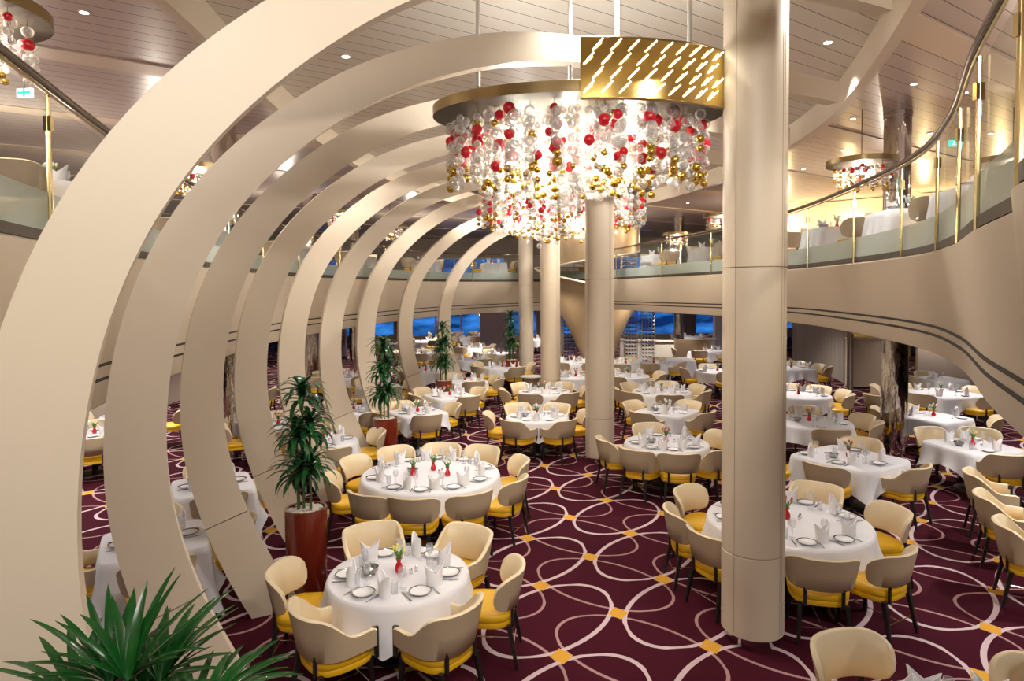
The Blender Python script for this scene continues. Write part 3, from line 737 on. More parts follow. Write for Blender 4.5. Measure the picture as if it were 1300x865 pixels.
def table(px, py, kind, size, rot, angs, phrase, fl=None, cz=0, drop=.32, center=None, aset=None, flset=1, dist=None, deco=True):
    """angs: list of (angle_deg, arm) seats; angle 0 = right, 90 = away from the camera"""
    p = center or at(px, py, cz + .75); x, y = p[0], p[1]; D = math.hypot(x, y); rot = R(rot)
    base = tag(empty('dining_table', (x, y, cz), rot), 'dark table frame, ' + phrase, 'table', 'cloth-covered dining tables')
    half = size / 2
    tp = MB()
    if kind == 'square': tp.box((0, 0, .72), (size * .88, size * .88, .04))
    else: tp.lathe([(half - .015, .70), (half - .015, .742)], 32)
    tp.build('tabletop', M['black'], base)
    MB().lathe([(.28, 0), (.27, .03), (.05, .06), (.045, .70)], 20).build('pedestal', M['black'], base)
    seed = int(abs(px * 7 + py)) % 997 if px else int(x * 100) % 997
    cl = cloth_mesh(kind, half, half + drop, seed, crot=(R(45) if kind == 'round' else 0)).build('tablecloth', M['cloth'], sharp=70)
    cl.location = (x, y, cz); cl.rotation_euler = (0, 0, rot); tag(cl, 'white linen cloth draped over ' + phrase, 'tablecloth', 'white tablecloths')
    seen = {}
    names = []
    angs = [t if len(t) == 3 else (*t, 0) for t in angs]
    for a, arm, turn in angs:
        s_ = sect(R(a)); seen[s_] = seen.get(s_, 0) + 1
    cnt = {}
    for a, arm, turn in angs:
        ang = R(a); s_ = sect(ang); cnt[s_] = cnt.get(s_, 0) + 1
        pos = s_ if seen[s_] == 1 else ('first ' if cnt[s_] == 1 else 'second ') + s_
        dv = Vector((math.cos(ang), math.sin(ang)))
        if kind == 'square':
            lc = dv.copy(); lc.rotate(Matrix.Rotation(-rot, 2)); rt_ = half / max(abs(lc.x), abs(lc.y))
        else: rt_ = half
        dd = (dist if dist else rt_ + .17)
        lod = 0 if D < 15.5 else 1
        cp = (x + dv.x * dd, y + dv.y * dd, cz)
        jit = random.uniform(-.10, .10) if not turn else 0
        if arm is not None:
            CHR[(1 if arm else 0, lod)].put(cp, ang + PI / 2 + jit + R(turn), ('cream-and-yellow armchair' if arm else 'cream-and-yellow side chair') + ', ' + pos + ' seat of ' + phrase, 'chair', 'cream and yellow dining chairs')
        # place setting
        zt = cz + .752; q = dv * (rt_ - .15); sd = Vector((-dv.y, dv.x)); fz = ang + PI / 2
        def P(u, v): w = dv * (rt_ - v) + sd * u; return (x + w.x, y + w.y, zt)
        w = pos + ' seat of ' + phrase
        (PL if D < 13 else PLF).put(P(0, .17), 0, 'white plate, ' + w, 'plate', 'white plates')
        NK.put(P(.17 if rt_ > .45 else .12, .24), fz + random.uniform(-.6, .6), 'folded white napkin, ' + w, 'napkin', 'folded white napkins')
        if D < 30:
            WG.put(P(-.10, .33), 0, 'stemmed glass, ' + w, 'glass', 'stemmed glasses')
        if D < 14: TB.put(P(-.19, .29), 0, 'short tumbler, ' + w, 'glass', 'short tumblers')
        if D < 12.5:
            KN.put(P(-.13, .16), fz, 'steel knife, ' + w, 'knife', 'table knives'); FK.put(P(.13, .16), fz, 'steel fork, ' + w, 'fork', 'table forks')
    if deco:
        for j in range(flset):
            ox = 0 if flset == 1 else (-.24, .26, .02)[j]; oy = (.02 if flset == 1 else (-.10, -.16, .14)[j])
            pl = (x + ox, y + oy, cz + .752)
            tail = phrase if flset == 1 else ('left ', 'right ', 'middle ')[j] + 'one on ' + phrase
            VS.put(pl, 0, 'red bud vase, ' + tail, 'vase', 'red bud vases')
            if D < 24: TU[fl or 'y'].put(pl, random.uniform(0, 6), {'y': 'yellow', 'w': 'white', 'r': 'red'}[fl or 'y'] + ' tulips, ' + tail, 'tulips', 'tulip bunches')
        if D < 15:
            BW.put((x - .26, y - .02, cz + .752), 2.4, 'silver bowl, ' + phrase, 'bowl', 'silver bowls', 1.3)
            SH.put((x + .12, y - .02, cz + .752), 0, 'shaker nearest the vase, ' + phrase, 'shaker', 'pepper shakers')
            SH.put((x + .16, y + .04, cz + .752), 0, 'second shaker by the vase, ' + phrase, 'shaker', 'pepper shakers')
    return base
A_, C_ = 1, 0
ring4 = lambda r0, arms=(C_, C_, C_, C_): [(r0 + 90 * i, arms[i]) for i in range(4)]
# foreground and centre aisle
table(506, 728, 'round', 1.30, 0, [(357, C_), (54, A_), (116, A_), (186, C_), (241, A_, -20), (303, A_, 20)], 'the round table beside the nearest planter', 'y', drop=.30, dist=.84)
table(547, 601, 'disc', 1.98, 0, [(19, C_), (58, C_), (90, C_), (122, C_), (157, C_), (198, C_), (240, C_), (268, C_), (299, C_), (334, C_)], 'the big ten-seat round table', 'w', drop=.30, flset=3)
table(530, 523, 'square', 1.05, 35, [(35, C_), (125, C_), (215, A_), (292, A_)], 'the square table behind the second planter', 'w', drop=.22)
table(571, 502, 'square', 1.10, 30, [(38, C_), (145, C_), (205, A_), (308, A_)], 'the square table before the third planter', 'r', drop=.22)
table(590, 483, 'square', 1.10, 30, [(20, C_), (122, C_), (292, C_), (340, C_)], 'the square table beside the third planter', 'r', drop=.22)
table(638, 466, 'round', 1.35, 0, [(15, C_), (75, C_), (150, C_), (210, C_), (300, A_)], 'the round table before the fourth planter', 'r', drop=.28)
table(682, 529, 'round', 1.30, 0, [(5, C_), (60, A_), (115, A_), (185, C_), (240, A_, -16), (300, A_, 16)], 'the round table left of the second column', 'w', drop=.30, dist=.80)
table(691, 497, 'round', 1.34, 0, [(0, C_), (55, C_), (128, C_), (190, C_), (245, C_), (305, A_)], 'the round table farther back, centre aisle', 'r', drop=.28)
table(731, 478, 'round', 1.2, 0, [(45, C_), (135, C_), (200, C_), (315, C_)], 'the round table left behind the second column', 'r', drop=.28)
table(727, 460, 'round', 1.4, 0, [(60, C_), (120, C_), (240, C_), (300, C_)], 'the table at the bronze funnel foot', 'r')
table(846, 562, 'round', 1.42, 0, [(18, C_), (94, C_), (184, A_), (230, A_), (268, C_), (312, A_)], 'the round table right of the second column', 'r', drop=.32)
table(847, 522, 'square', 1.10, 50, [(45, C_), (135, C_), (222, A_), (318, A_)], 'the square table behind, set cornerwise', 'w', drop=.24)
table(840, 497, 'round', 1.5, 0, [(20, C_), (70, C_), (130, C_), (180, C_), (215, C_), (268, C_), (330, A_)], 'the third table back, right of second column', 'w', drop=.3)
table(797, 477, 'round', 1.3, 0, [(10, C_), (110, C_), (190, C_), (240, C_), (340, A_)], 'the table four back beside second column', 'w')
table(795, 462, 'round', 1.3, 0, [(80, C_), (180, C_), (250, C_), (310, C_)], 'the table below the right wine rack', 'w')
table(830, 461, 'round', 1.3, 0, [(70, C_), (130, C_), (250, C_), (330, A_)], 'the table right of the right wine rack', 'w')
table(859, 456, 'square', 1.15, 5, [], 'the bare-sided table by far chrome column', 'w', drop=.5, deco=False)
table(893, 445, 'round', 1.7, 0, [(20, C_), (100, C_), (160, C_), (245, C_), (310, A_)], 'the far round table left of big column', 'w')
table(911, 471, 'round', 1.4, 0, [(30, C_), (90, C_), (178, C_), (268, C_), (330, C_)], 'the table hard left of the big column', 'w')
table(880, 427, 'round', 1.5, 0, [(10, C_), (180, C_), (300, C_)], 'the farthest table by the lilac panel', 'w')
# right-hand side
table(1000, 660, 'disc', 1.76, 0, [(4, C_), (50, A_), (136, C_), (175, C_), (209, C_), (262, C_), (297, C_)], 'the big table behind the nearest column', 'r', drop=.30)
table(1078, 581, 'square', 1.30, 33, [(52, C_), (158, C_), (225, C_), (300, A_)], 'the square table right of the big column', 'r', drop=.26)
table(1028, 535, 'round', 1.55, 0, [(5, C_), (70, C_), (130, C_), (265, C_), (330, C_)], 'the round table behind the square right one', 'r', drop=.30)
table(1014, 501, 'round', 1.5, 0, [(0, C_), (40, C_), (80, C_), (325, C_)], 'the table before the pleated screen', 'r')
table(1005, 467, 'square', 1.2, 5, [(5, C_), (60, C_), (330, C_)], 'the table beside the pleated screen', 'w')
table(1186, 529, 'square', 1.05, 25, [(100, C_), (150, C_), (330, C_)], 'the square table right of the chrome column', 'w', drop=.34)
table(1195, 499, 'square', 1.5, 15, [(15, C_), (110, C_), (150, C_), (215, C_), (292, C_)], 'the long table farther right', 'y', drop=.28, flset=1)
table(1197, 481, 'square', 1.0, 0, [(170, C_), (90, C_)], 'the small table against the beige wall', 'w', deco=False)
table(1236, 566, 'square', 1.10, 12, [(100, C_), (50, C_), (262, A_)], 'the square table under the sweeping fascia', 'y', drop=.30)
table(0, 0, 'round', 1.6, 0, [], 'the table cut by the right edge', 'y', center=(7.05, 7.35), deco=False)
for (x, y, n_) in ((6.56, 8.74, 'farthest'), (6.02, 7.78, 'middle'), (5.55, 6.82, 'nearest')):
    CHR[(1, 0)].put((x, y, 0), R(-118), 'cream-and-yellow armchair, ' + n_ + ' of the row of three at the right edge', 'chair', 'cream and yellow dining chairs')
table(0, 0, 'round', 1.35, 0, [(108, C_), (34, C_), (82, None), (140, None)], 'the table cut by the bottom edge', 'y', center=(2.74, 3.62))
# left-hand side, behind the arches
table(0, 0, 'square', 1.0, 30, ring4(30, (C_, C_, C_, C_)), 'the table between first and second arches', 'w', center=(-7.9, 12.1))
table(0, 0, 'square', 1.0, 30, ring4(30, (C_, C_, A_, C_)), 'the nearest table behind the arches', 'w', center=(-3.85, 6.85), drop=.42)
table(0, 0, 'square', 1.0, 30, ring4(30, (A_, C_, C_, C_)), 'the table between second and third arches', 'w', center=(-4.15, 8.85), drop=.4)
table(353, 540, 'round', 1.2, 0, ring4(20), 'the table between fourth and fifth arches', 'r')
table(449, 520, 'round', 1.2, 0, ring4(40, (A_, C_, A_, C_)), 'the table between sixth and seventh arches', 'w')
table(410, 560, 'round', 1.2, 0, ring4(25, (C_, A_, C_, C_)), 'the table between fifth and sixth arches', 'w')
table(0, 0, 'round', 1.2, 0, ring4(15), 'the far left table behind third arch', 'w', center=(-8.3, 14.0))
table(0, 0, 'round', 1.2, 0, ring4(50), 'the far left table behind first arch', 'w', center=(-8.9, 9.2))
table(0, 0, 'round', 1.2, 0, ring4(10), 'the far left table behind fourth arch', 'w', center=(-7.4, 17.0))
table(480, 490, 'round', 1.2, 0, ring4(35), 'the table between seventh and eighth arches', 'w')
table(432, 478, 'round', 1.2, 0, ring4(55), 'the far table behind the sixth arch', 'w')
table(540, 471, 'round', 1.2, 0, ring4(-30, (C_, C_, C_, C_)), 'the table behind the third planter', 'r')
table(535, 449, 'round', 1.5, 0, [(20, C_), (90, C_), (160, C_), (230, C_), (275, C_), (320, C_)], 'the far table between eighth and ninth arches', 'w')
table(534, 433, 'round', 1.6, 0, ring4(45), 'the farthest table between eighth and ninth arches', 'w')
table(500, 436, 'round', 1.5, 0, ring4(45), 'the farthest table left of the eighth arch', 'w')
table(600, 456, 'round', 1.4, 0, [(0, C_), (50, C_), (130, C_), (200, C_), (300, C_)], 'the table right of the ninth arch', 'w')
table(597, 441, 'round', 1.5, 0, [(20, C_), (70, C_), (180, C_), (250, C_), (320, C_)], 'the second far table right of ninth arch', 'w')
table(592, 428, 'round', 1.7, 0, [(0, C_), (120, C_), (240, C_), (300, C_)], 'the third far table right of ninth arch', 'w')
table(570, 424, 'round', 1.6, 0, [(60, C_), (180, C_), (300, C_)], 'the window table behind the ninth arch', 'w')
table(612, 424, 'round', 1.6, 0, [(0, C_), (120, C_), (240, C_)], 'the window table left of the lilac panel', 'w')
table(636, 449, 'round', 1.4, 0, [(20, C_), (120, C_), (200, C_), (300, C_)], 'the table left of the fourth planter', 'w')
table(680, 430, 'round', 1.6, 0, [(60, C_), (180, C_), (300, C_)], 'the far table between third and fourth columns', 'w')
table(1003, 420, 'round', 1.6, 0, [(60, C_), (180, C_), (300, C_)], 'the far table above the pleated screen', 'w')
table(1040, 424, 'round', 1.6, 0, [(60, C_), (180, C_), (300, C_)], 'the table behind the pleated screen', 'w')
# loose chair in the right aisle
CHR[(0, 0)].put((at(1117, 545, 0).x, at(1117, 545, 0).y, 0), R(-70), 'lone cream and yellow side chair left of the chrome column', 'chair', 'cream and yellow dining chairs')
# little white side table beside the third column
st = tag(empty('pedestal_side_table', (.60, 20.0, 0)), 'small bare white round side table on a thick pedestal by the third column', 'table')
MB().lathe([(.34, .70), (.36, .71), (.36, .735), (.34, .74)], 28).build('top', M['white_paint'], st); MB().lathe([(.24, 0), (.24, .70)], 24).build('pedestal', M['leather_out'], st)

# upper gallery tables, one mesh chairs, skirted white cloths
def upper(i, d, lbl, n=2, rot=0):
    p = off(i, d); a, b = edge[(i - 1) % NE], edge[(i + 1) % NE]; t = (b - a).normalized(); an = math.degrees(math.atan2(t.y, t.x))
    angs = [(an, C_), (an + 180, C_)] + ([(an + 270, C_), (an + 90, C_)] if n == 4 else [])
    table(0, 0, 'square', .95, an + rot, angs, lbl, 'w', cz=DECK, drop=.62, center=(p.x, p.y))
UP = [(8, 'left gallery table nearest the camera'), (26, 'left gallery table behind first arch'), (40, 'left gallery table behind second arch'), (52, 'left gallery table behind fifth arch'), (60, 'left gallery table behind seventh arch'), (68, 'left gallery table behind eighth arch'), (75, 'far gallery table behind ninth arch'), (82, 'far gallery table left of third column'),
      (92, 'far gallery table right of spiral stair'), (98, 'gallery table left of the big column'), (104, 'gallery table behind the big column'), (111, 'right gallery table right of big column'), (118, 'second right gallery table past big column'), (125, 'third right gallery table past big column'), (133, 'fourth right gallery table past big column'), (141, 'fifth right gallery table past big column')]
for i, l in UP: upper(i, 1.0 if i < 140 else .9, 'the ' + l)

# ------------------------------------------------------------------ planters and plants
def blade(mb, base, dr, L, w, droop, up_=.5, n=6, fold=.2, wid=None):
    """a strap leaf with a centre crease, growing from base along dr and arching down"""
    dr = Vector((dr[0], dr[1], 0)).normalized(); sd = Vector((-dr.y, dr.x, 0)); p = Vector(base); el = up_; rows = []
    for i in range(n + 1):
        k = i / n; ww = w * (math.sin(PI * min(1, .12 + k * .88)) ** .7 if k < 1 else .02)
        t = dr * math.cos(el) + Vector((0, 0, 1)) * math.sin(el); nrm = sd.cross(t) * -1
        rows.append([p - sd * ww + nrm * ww * fold, p, p + sd * ww + nrm * ww * fold])
        p = p + t * (L / n); el -= droop / n
    mb.grid(rows)
    mb.grid([[q + Vector((0, 0, -.0012)) for q in r_] for r_ in rows], flip=True)
def planter(x, y, lbl, plbl, seed, H=1.0, top=2.5):
    rr = random.Random(seed)
    root = tag(empty('tall_planter', (x, y, 0)), lbl, 'planter', 'tall red planters')
    MB().lathe([(.20, 0), (.215, .02), (.228, H - .01), (.226, H), (.198, H), (.198, H - .05)], 40, caps=False).build('pot', M['planter'], root, sharp=40)
    pb = MB()
    for i in range(170):
        a = rr.random() * 2 * PI; q = .185 * math.sqrt(rr.random()); pb.sphere((q * math.cos(a), q * math.sin(a), H - .03 + rr.random() * .02), .014 + .008 * rr.random(), 6, 4, sz=.7)
    pb.lathe([(0, H - .06), (.2, H - .06), (.19, H - .04), (0, H - .035)], 20, caps=False)
    tag(pb.build('pebbles', M['pebble'], root), kind='stuff')
    pl = tag(empty('dracaena_plant', (x, y, H - .04)), plbl, 'plant', 'dracaena plants')
    hh = top - H
    canes = [(-.02, .0, hh * .88), (.04, .05, hh * .64), (-.07, -.04, hh * .58), (.07, -.05, hh * .36), (-.09, .05, hh * .30)]
    for cx, cy, h in canes:
        MB().tube([(cx, cy, 0), (cx * 1.05, cy * 1.05, h * .5), (cx, cy, h)], .014, 7).build('cane', M['cane'], pl)
        fo_ = MB()
        nl = 38
        for lv in range(1):
            hz = h - lv * hh * .24
            for i in range(nl):
                a = i * 2.4 + seed + rr.random() * .4; k = i / nl
                blade(fo_, (cx, cy, hz - .10 + .12 * k), (math.cos(a), math.sin(a)), .30 + .12 * rr.random(), .030, 1.5 + .8 * rr.random(), 1.3 * k + .10, 6)
        tag(fo_.build('leaf_crown', M['leaf'], pl, smooth=True, sharp=80), kind='stuff')
for i, (x, y, top) in enumerate(((-2.31, 7.12, 2.5), (-2.42, 12.2, 2.62), (-1.85, 17.3, 2.65), (-.03, 22.4, 2.75))):
    n_ = ['nearest, in front of the fourth arch', 'second, behind the big round table', 'third, at the foot of ninth arch', 'fourth, farthest, left of the far columns'][i]
    planter(x, y, 'tall glossy red cylindrical planter with white pebbles, ' + n_, 'tall green dracaena in the red planter, ' + n_, i + 1, top=top)
# big lady palm by the stair landing, close to the camera
def palm(x, y, H):
    root = tag(empty('tall_planter', (x, y, 0)), 'glossy red planter that holds the lady palm at bottom left', 'planter')
    MB().lathe([(.24, 0), (.26, .02), (.27, 1.2), (.24, 1.2), (.24, 1.14)], 32, caps=False).build('pot', M['planter'], root)
    MB().lathe([(0, 1.13), (.24, 1.13), (.2, 1.15), (0, 1.15)], 20, caps=False).build('soil', M['cane'], root)
    pl = tag(empty('lady_palm', (x, y, 1.14)), 'large glossy green lady palm at bottom left in the foreground', 'plant')
    rr = random.Random(11)
    stems = []
    fans = [(-.30, .02, H - .12, 2.9, .25), (-.12, .10, H - .02, 2.3, .9), (.02, .02, H + .02, 1.5, 1.1), (.16, .06, H, .8, .8), (.33, .02, H - .10, .25, .4), (.42, -.06, H - .05, -.2, .5), (-.42, -.08, H - .16, 3.3, .2), (-.20, -.16, H - .14, 3.9, .3), (.10, -.18, H - .12, 4.8, .2), (.30, -.18, H - .16, 5.4, .25), (-.02, .22, H - .08, 1.6, .5), (-.55, .10, H - .22, 2.8, .1), (.02, -.06, H - .05, 5.0, .6), (-.34, .18, H - .10, 2.4, .5)]
    for fx, fy, fz, az, el in fans:
        s_ = MB(); fx *= .68; fy *= .6; fz = 1.14 + (fz - 1.14) * 1.0
        s_.tube([(fx * .25, fy * .25, 0), (fx * .5, fy * .5, (fz - 1.14) * .6), (fx, fy, fz - 1.14)], .008, 6); s_.build('stalk', M['cane'], pl)
        f_ = MB(); nl = 12
        for k in range(nl):
            a = az + (k - (nl - 1) / 2) * .34
            L = (.29 + .06 * rr.random()) * (1 - .03 * abs(k - 5.5))
            blade(f_, (fx, fy, fz - 1.14), (math.cos(a), math.sin(a)), L * 1.12, .0135 + .004 * rr.random(), .35 + .6 * rr.random(), el * (1 - .10 * abs(k - 5.5)) + .15 + .15 * rr.random(), 9, .32)
        f_.build('palm_fan', M['leaf2'], pl, sharp=80)
palm(-1.31, 2.12, 2.07)

# ------------------------------------------------------------------ chandeliers
def chandelier(cx, cy, a, b, zt, zb, lbl, n_str, ball, seed, canopy=True, taper=0.0, watts=300, ca=None, cb=None):
    rr = random.Random(seed)
    root = tag(empty('ball_chandelier', (cx, cy, zt)), lbl, 'chandelier')
    ca, cb = ca or a, cb or b
    def ell(r_, z, n=64): return [(ca * r_ * math.cos(2 * PI * i / n), cb * r_ * math.sin(2 * PI * i / n), z) for i in range(n)]
    if canopy:
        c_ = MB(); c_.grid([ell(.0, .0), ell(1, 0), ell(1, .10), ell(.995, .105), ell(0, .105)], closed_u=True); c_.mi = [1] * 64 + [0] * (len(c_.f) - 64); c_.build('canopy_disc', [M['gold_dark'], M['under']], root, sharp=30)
    bb = [MB() for _ in range(3)]; balls = []; w = MB()
    k = 0
    while k < n_str:
        u, v = rr.uniform(-1, 1), rr.uniform(-1, 1)
        r2 = u * u + v * v
        if r2 > 1: continue
        if rr.random() > .30 + .70 * r2: continue
        k += 1
        zend = (zb - zt) * (1 - taper * (r2 ** .8)) + rr.uniform(-.10, .10)
        x, y = a * u, b * v; z = -.06 - rr.random() * .12
        w.tube([(x, y, 0), (x, y, zend)], .0025, 3, cap=False)
        while z > zend:
            t = rr.random(); last = z < zend + .16
            typ = 2 if (last and t < .42) or t > .95 else (1 if t < .12 else 0)
            r_ = ball * rr.uniform(.72, 1.15) * (1.12 if typ == 1 else .8 if typ == 2 else 1)
            balls.append((x, y, z, r_, typ)); z -= r_ * 2.1 + rr.random() * ball * 1.1
    balls.sort(key=lambda q: q[1] - abs(q[0]) * .0)       # nearest the camera first
    mk = [M['ball_clear'], M['ball_red'], M['ball_gold']]; nm = ['clear_glass_ball', 'red_glass_ball', 'gold_ball']
    protos = [MB().sphere((0, 0, 0), 1, 14, 9).build(nm[i], mk[i], root) for i in range(3)]; used = [0, 0, 0]; cnt = [0, 0, 0]
    for x, y, z, r_, typ in balls:
        if cnt[typ] < 95:
            o = protos[typ] if not used[typ] else protos[typ].copy()
            if used[typ]: COL.objects.link(o)
            used[typ] = 1; o.parent = root; o.location = (x, y, z); o.scale = (r_,) * 3; cnt[typ] += 1
        else: bb[typ].sphere((x, y, z), r_, 10, 6)
    for i in range(3):
        if bb[i].v: tag(bb[i].build(nm[i].replace('_ball', '_balls'), mk[i], root), kind='stuff')
    tag(w.build('hanging_wires', M['wire'], root, smooth=False), kind='stuff')
    if watts:
        for i in range(6):
            an = i * PI / 3 + .3; lamp('chandelier_lamp', 'POINT', (cx + a * .5 * math.cos(an), cy + b * .5 * math.sin(an), zt - .16), watts / 6 * .45, (1, .90, .74), .05)
            lamp('chandelier_lamp', 'POINT', (cx + a * .55 * math.cos(an + .5), cy + b * .55 * math.sin(an + .5), (zt + zb) / 2 - .15), watts / 6 * .55, (1, .90, .74), .05)
    return root
big = chandelier(.69, 6.8, 1.38, .82, 5.20, 4.44, 'huge nearest chandelier of clear, red and gold balls under a gold canopy', 230, .052, 5, watts=430, ca=1.50, cb=.90, taper=.12)
for i in range(4): lamp('canopy_uplight', 'POINT', (.66 + .8 * math.cos(i * PI / 2 + .8), 6.8 + .5 * math.sin(i * PI / 2 + .8), 5.42), 22, NEUT, .05)
for i in range(4): lamp('canopy_uplight', 'POINT', (1.2 + 1.2 * math.cos(i * PI / 2 + .8), 15.4 + .8 * math.sin(i * PI / 2 + .8), 6.0), 60, NEUT, .05)
second = chandelier(1.2, 15.4, 2.05, 1.3, 5.75, 4.45, 'second chandelier of red and gold balls, hanging behind the second column', 240, .062, 9, watts=560, ca=2.15, cb=1.4, taper=.45)
# curved gold mirror panel above the right half of the first canopy, with glowing tubes shaped as its reflected light streaks
gp = tag(empty('gold_mirror_panel', (.74, 6.8, 5.13)), 'curved gold mirror panel with modelled streaks of reflected light above the nearest chandelier', 'panel')
an0, an1 = R(-94), R(-36)
def elp(an, k=1.0): return (1.62 * k * math.cos(an), .93 * k * math.sin(an))
rows = []
for z in (0, .53):
    rows.append([(*elp(an0 + (an1 - an0) * i / 24, 1.01), z) for i in range(25)])
pm = MB(); pm.grid(rows); pm.grid([[(*elp(an0 + (an1 - an0) * i / 24, .985), z) for i in range(25)] for z in (0, .53)], flip=True)
pm.build('mirror_face', M['mirror_gold'], gp, sharp=80)
for z in (-.005, .535):
    e_ = MB(); e_.tube([(*elp(an0 + (an1 - an0) * i / 24, 1.0), z) for i in range(25)], .014, 6); e_.build('edge_rail', M['gold_dark'], gp)
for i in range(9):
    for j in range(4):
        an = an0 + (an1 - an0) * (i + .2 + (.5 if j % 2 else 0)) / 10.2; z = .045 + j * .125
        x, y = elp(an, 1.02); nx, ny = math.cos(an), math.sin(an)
        MB().tube([(x, y, z), (x + nx * .04 - ny * .085, y + ny * .04 + nx * .085, z + .085)], .0065, 6).build('reflection_streak', M['rod'], gp)
for px_ in (608, 724, 784, 875):
    r_ = ray(px_, 200); an = None
    k = 6.4 / r_.y; x = r_.x * k
    tag(MB().tube([(x, 6.4, 5.4 if px_ < 740 else 5.75), (x, 6.4, VOID)], .022, 12).build('suspension_rod', M['white_paint'], big if px_ < 740 else gp, smooth=True))
for o in list(big.children) + list(gp.children):
    if o.name.startswith('suspension_rod'): o.matrix_parent_inverse = Matrix.Translation(-Vector(o.parent.location))

# small gallery chandeliers
for i, (x, y, w) in enumerate(((6.9, 12.8, 'in front of the right chrome column'), (-4.75, 5.7, 'at the top left corner'), (-6.3, 13, 'seen between first and second arches'), (-5.3, 20.5, 'above the far left gallery'), (-4.6, 24.6, 'above the far gallery behind eighth arch'),
        (7.1, 21.8, 'just left of the big column'), (7.4, 29, 'beyond the spiral stair ribbon'), (9.8, 12.7, 'behind the right-hand glass panels'), (-1.5, 37, 'hanging low by the far windows'))):
    zt = 5.82 if i != 8 else 2.35
    c = chandelier(x, y, .52, .52, zt, zt - .40, 'small ring chandelier of red and clear balls ' + w, 46, .045, 20 + i, watts=0, ca=.64, cb=.64)
    MB().tube([(0, 0, .1), (0, 0, (CEIL if i != 8 else SOFFIT) - zt)], .01, 6).build('stem', M['wire'], c)
    lamp('small_chandelier_lamp', 'POINT', (x, y, zt - .12), 90, WARM, .04)

# ------------------------------------------------------------------ spiral stair, wine racks, bar, screens
FX, FY = 3.05, 24.4
stair = tag(empty('spiral_stair', (FX, FY, 0)), 'bronze clad spiral stair, a funnel below and a ribbon above', 'staircase')
fm = MB(); rows = []
for k in range(13):
    t = k / 12; z = .02 + 3.9 * t; r_ = .42 + 1.75 * t ** 1.45
    rows.append([(r_ * math.cos(2 * PI * i / 56) + .25 * (1 - t), r_ * math.sin(2 * PI * i / 56), z + (t ** 4) * .48 * math.cos(2 * PI * i / 56 - 2.6) - .12 * t ** 4) for i in range(56)])
fm.grid(rows, closed_u=True)
fm.grid([[(x * .96, y * .96, z) for x, y, z in r_] for r_ in rows], closed_u=True, flip=True); fm.build('funnel_cladding', M['bronze'], stair, sharp=70)
fr_ = MB(); fr_.tube([rows[-1][i] for i in range(56)] + [rows[-1][0]], .035, 8, cap=False); fr_.build('pale_rim', M['bronze_rim'], stair)
hx = MB(); rws = [[], [], [], []]; rim = []
for i in range(60):
    a = R(150) + i / 59 * R(470); z = 4.0 + 2.0 * i / 59; q = 1.75
    for j, (dr, dz) in enumerate(((0, 0), (0, 1.0), (-.04, 1.0), (-.04, 0))): rws[j].append(((q + dr) * math.cos(a), (q + dr) * math.sin(a), min(z + dz, CEIL)))
    rim.append(((q - .02) * math.cos(a), (q - .02) * math.sin(a), z))
hx.grid(rws, closed_v=True); hx.build('ribbon_parapet', M['bronze'], stair, sharp=50)
rm = MB(); rm.tube(rim, .035, 8); rm.build('ribbon_rim', M['bronze_rim'], stair)
for i in range(14):
    a = R(150) + i / 14 * R(470); z = 4.1 + i * .145
    MB().box((1.0 * math.cos(a), 1.0 * math.sin(a), z), (1.4, .30, .05), a).build('tread', M['wall'], stair, smooth=False)
def wine_rack(x, y, z0, h, w, lbl, bm, seed, rz=0):
    rr = random.Random(seed); root = tag(empty('wine_rack', (x, y, z0), rz), lbl, 'wine rack', 'glass wine racks')
    f = MB()
    for sx in (-1, 1):
        for sy in (-1, 1): f.box((sx * w / 2, sy * .18, h / 2), (.03, .03, h))
    n = int(h / .16)
    for i in range(n + 1): f.box((0, 0, .02 + i * (h - .04) / n), (w, .34, .012))
    f.build('frame', M['chrome'], root, smooth=False)
    bt = MB().tube([(0, -.17, 0), (0, .03, 0), (0, .07, 0), (0, .14, 0)], [.037, .037, .014, .014], 8); b0 = bt.build('bottle', bm, root)
    cols = max(2, int(w / .12)); k = 0
    for i in range(n):
        for j in range(cols):
            if k >= 98: break
            o = b0 if k == 0 else b0.copy()
            if k: COL.objects.link(o)
            o.parent = root; o.location = (-w / 2 + w * (j + .5) / cols, 0, .075 + i * (h - .04) / n); k += 1
for x, y, z0, h, w, l, m_, s_ in ((1.75, 27.0, 0, 2.65, .60, 'lit glass wine rack with yellow-green bottles left of the bronze funnel', M['bottle_y'], 1), (2.45, 27.6, 0, 2.65, .55, 'glass wine rack behind the funnel, dark bottles', M['bottle_d'], 2),
        (5.0, 27.2, 0, 2.6, .50, 'narrow glass wine rack right of the funnel', M['bottle_d'], 3), (5.75, 27.4, 0, 2.6, .55, 'glass wine rack rightmost beside the funnel', M['bottle_d'], 4),
        (2.9, 26.6, DECK, 2.3, .8, 'upper deck wine rack behind the second column', M['bottle_g'], 5), (2.0, 26.9, DECK, 2.3, .6, 'upper deck wine rack between the columns', M['bottle_g'], 6), (4.9, 27.2, DECK, 2.3, .6, 'upper deck wine rack left of the stair ribbon', M['bottle_d'], 7)):
    wine_rack(x, y, z0, h, w, l, m_, s_)
    lamp('rack_light', 'POINT', (x, y - .45, z0 + h - .1), 8, WARM, .03)
for x, y, z in ((1.0, 22.3, 2.6), (4.6, 22.6, 2.6), (2.6, 21.8, 5.9), (3.6, 22.0, 5.9)): lamp('stair_fill', 'SPOT', (x, y, z + .05), 130, WARM, .04, 110, .9, target=(FX, FY, 1.6 if z < 3 else 3.4))  # added spots to brighten the bronze funnel
bar = tag(empty('bar_counter', (7.3, 30.5, 0)), 'curved pale bar counter with lit top right of the wine racks', 'counter')
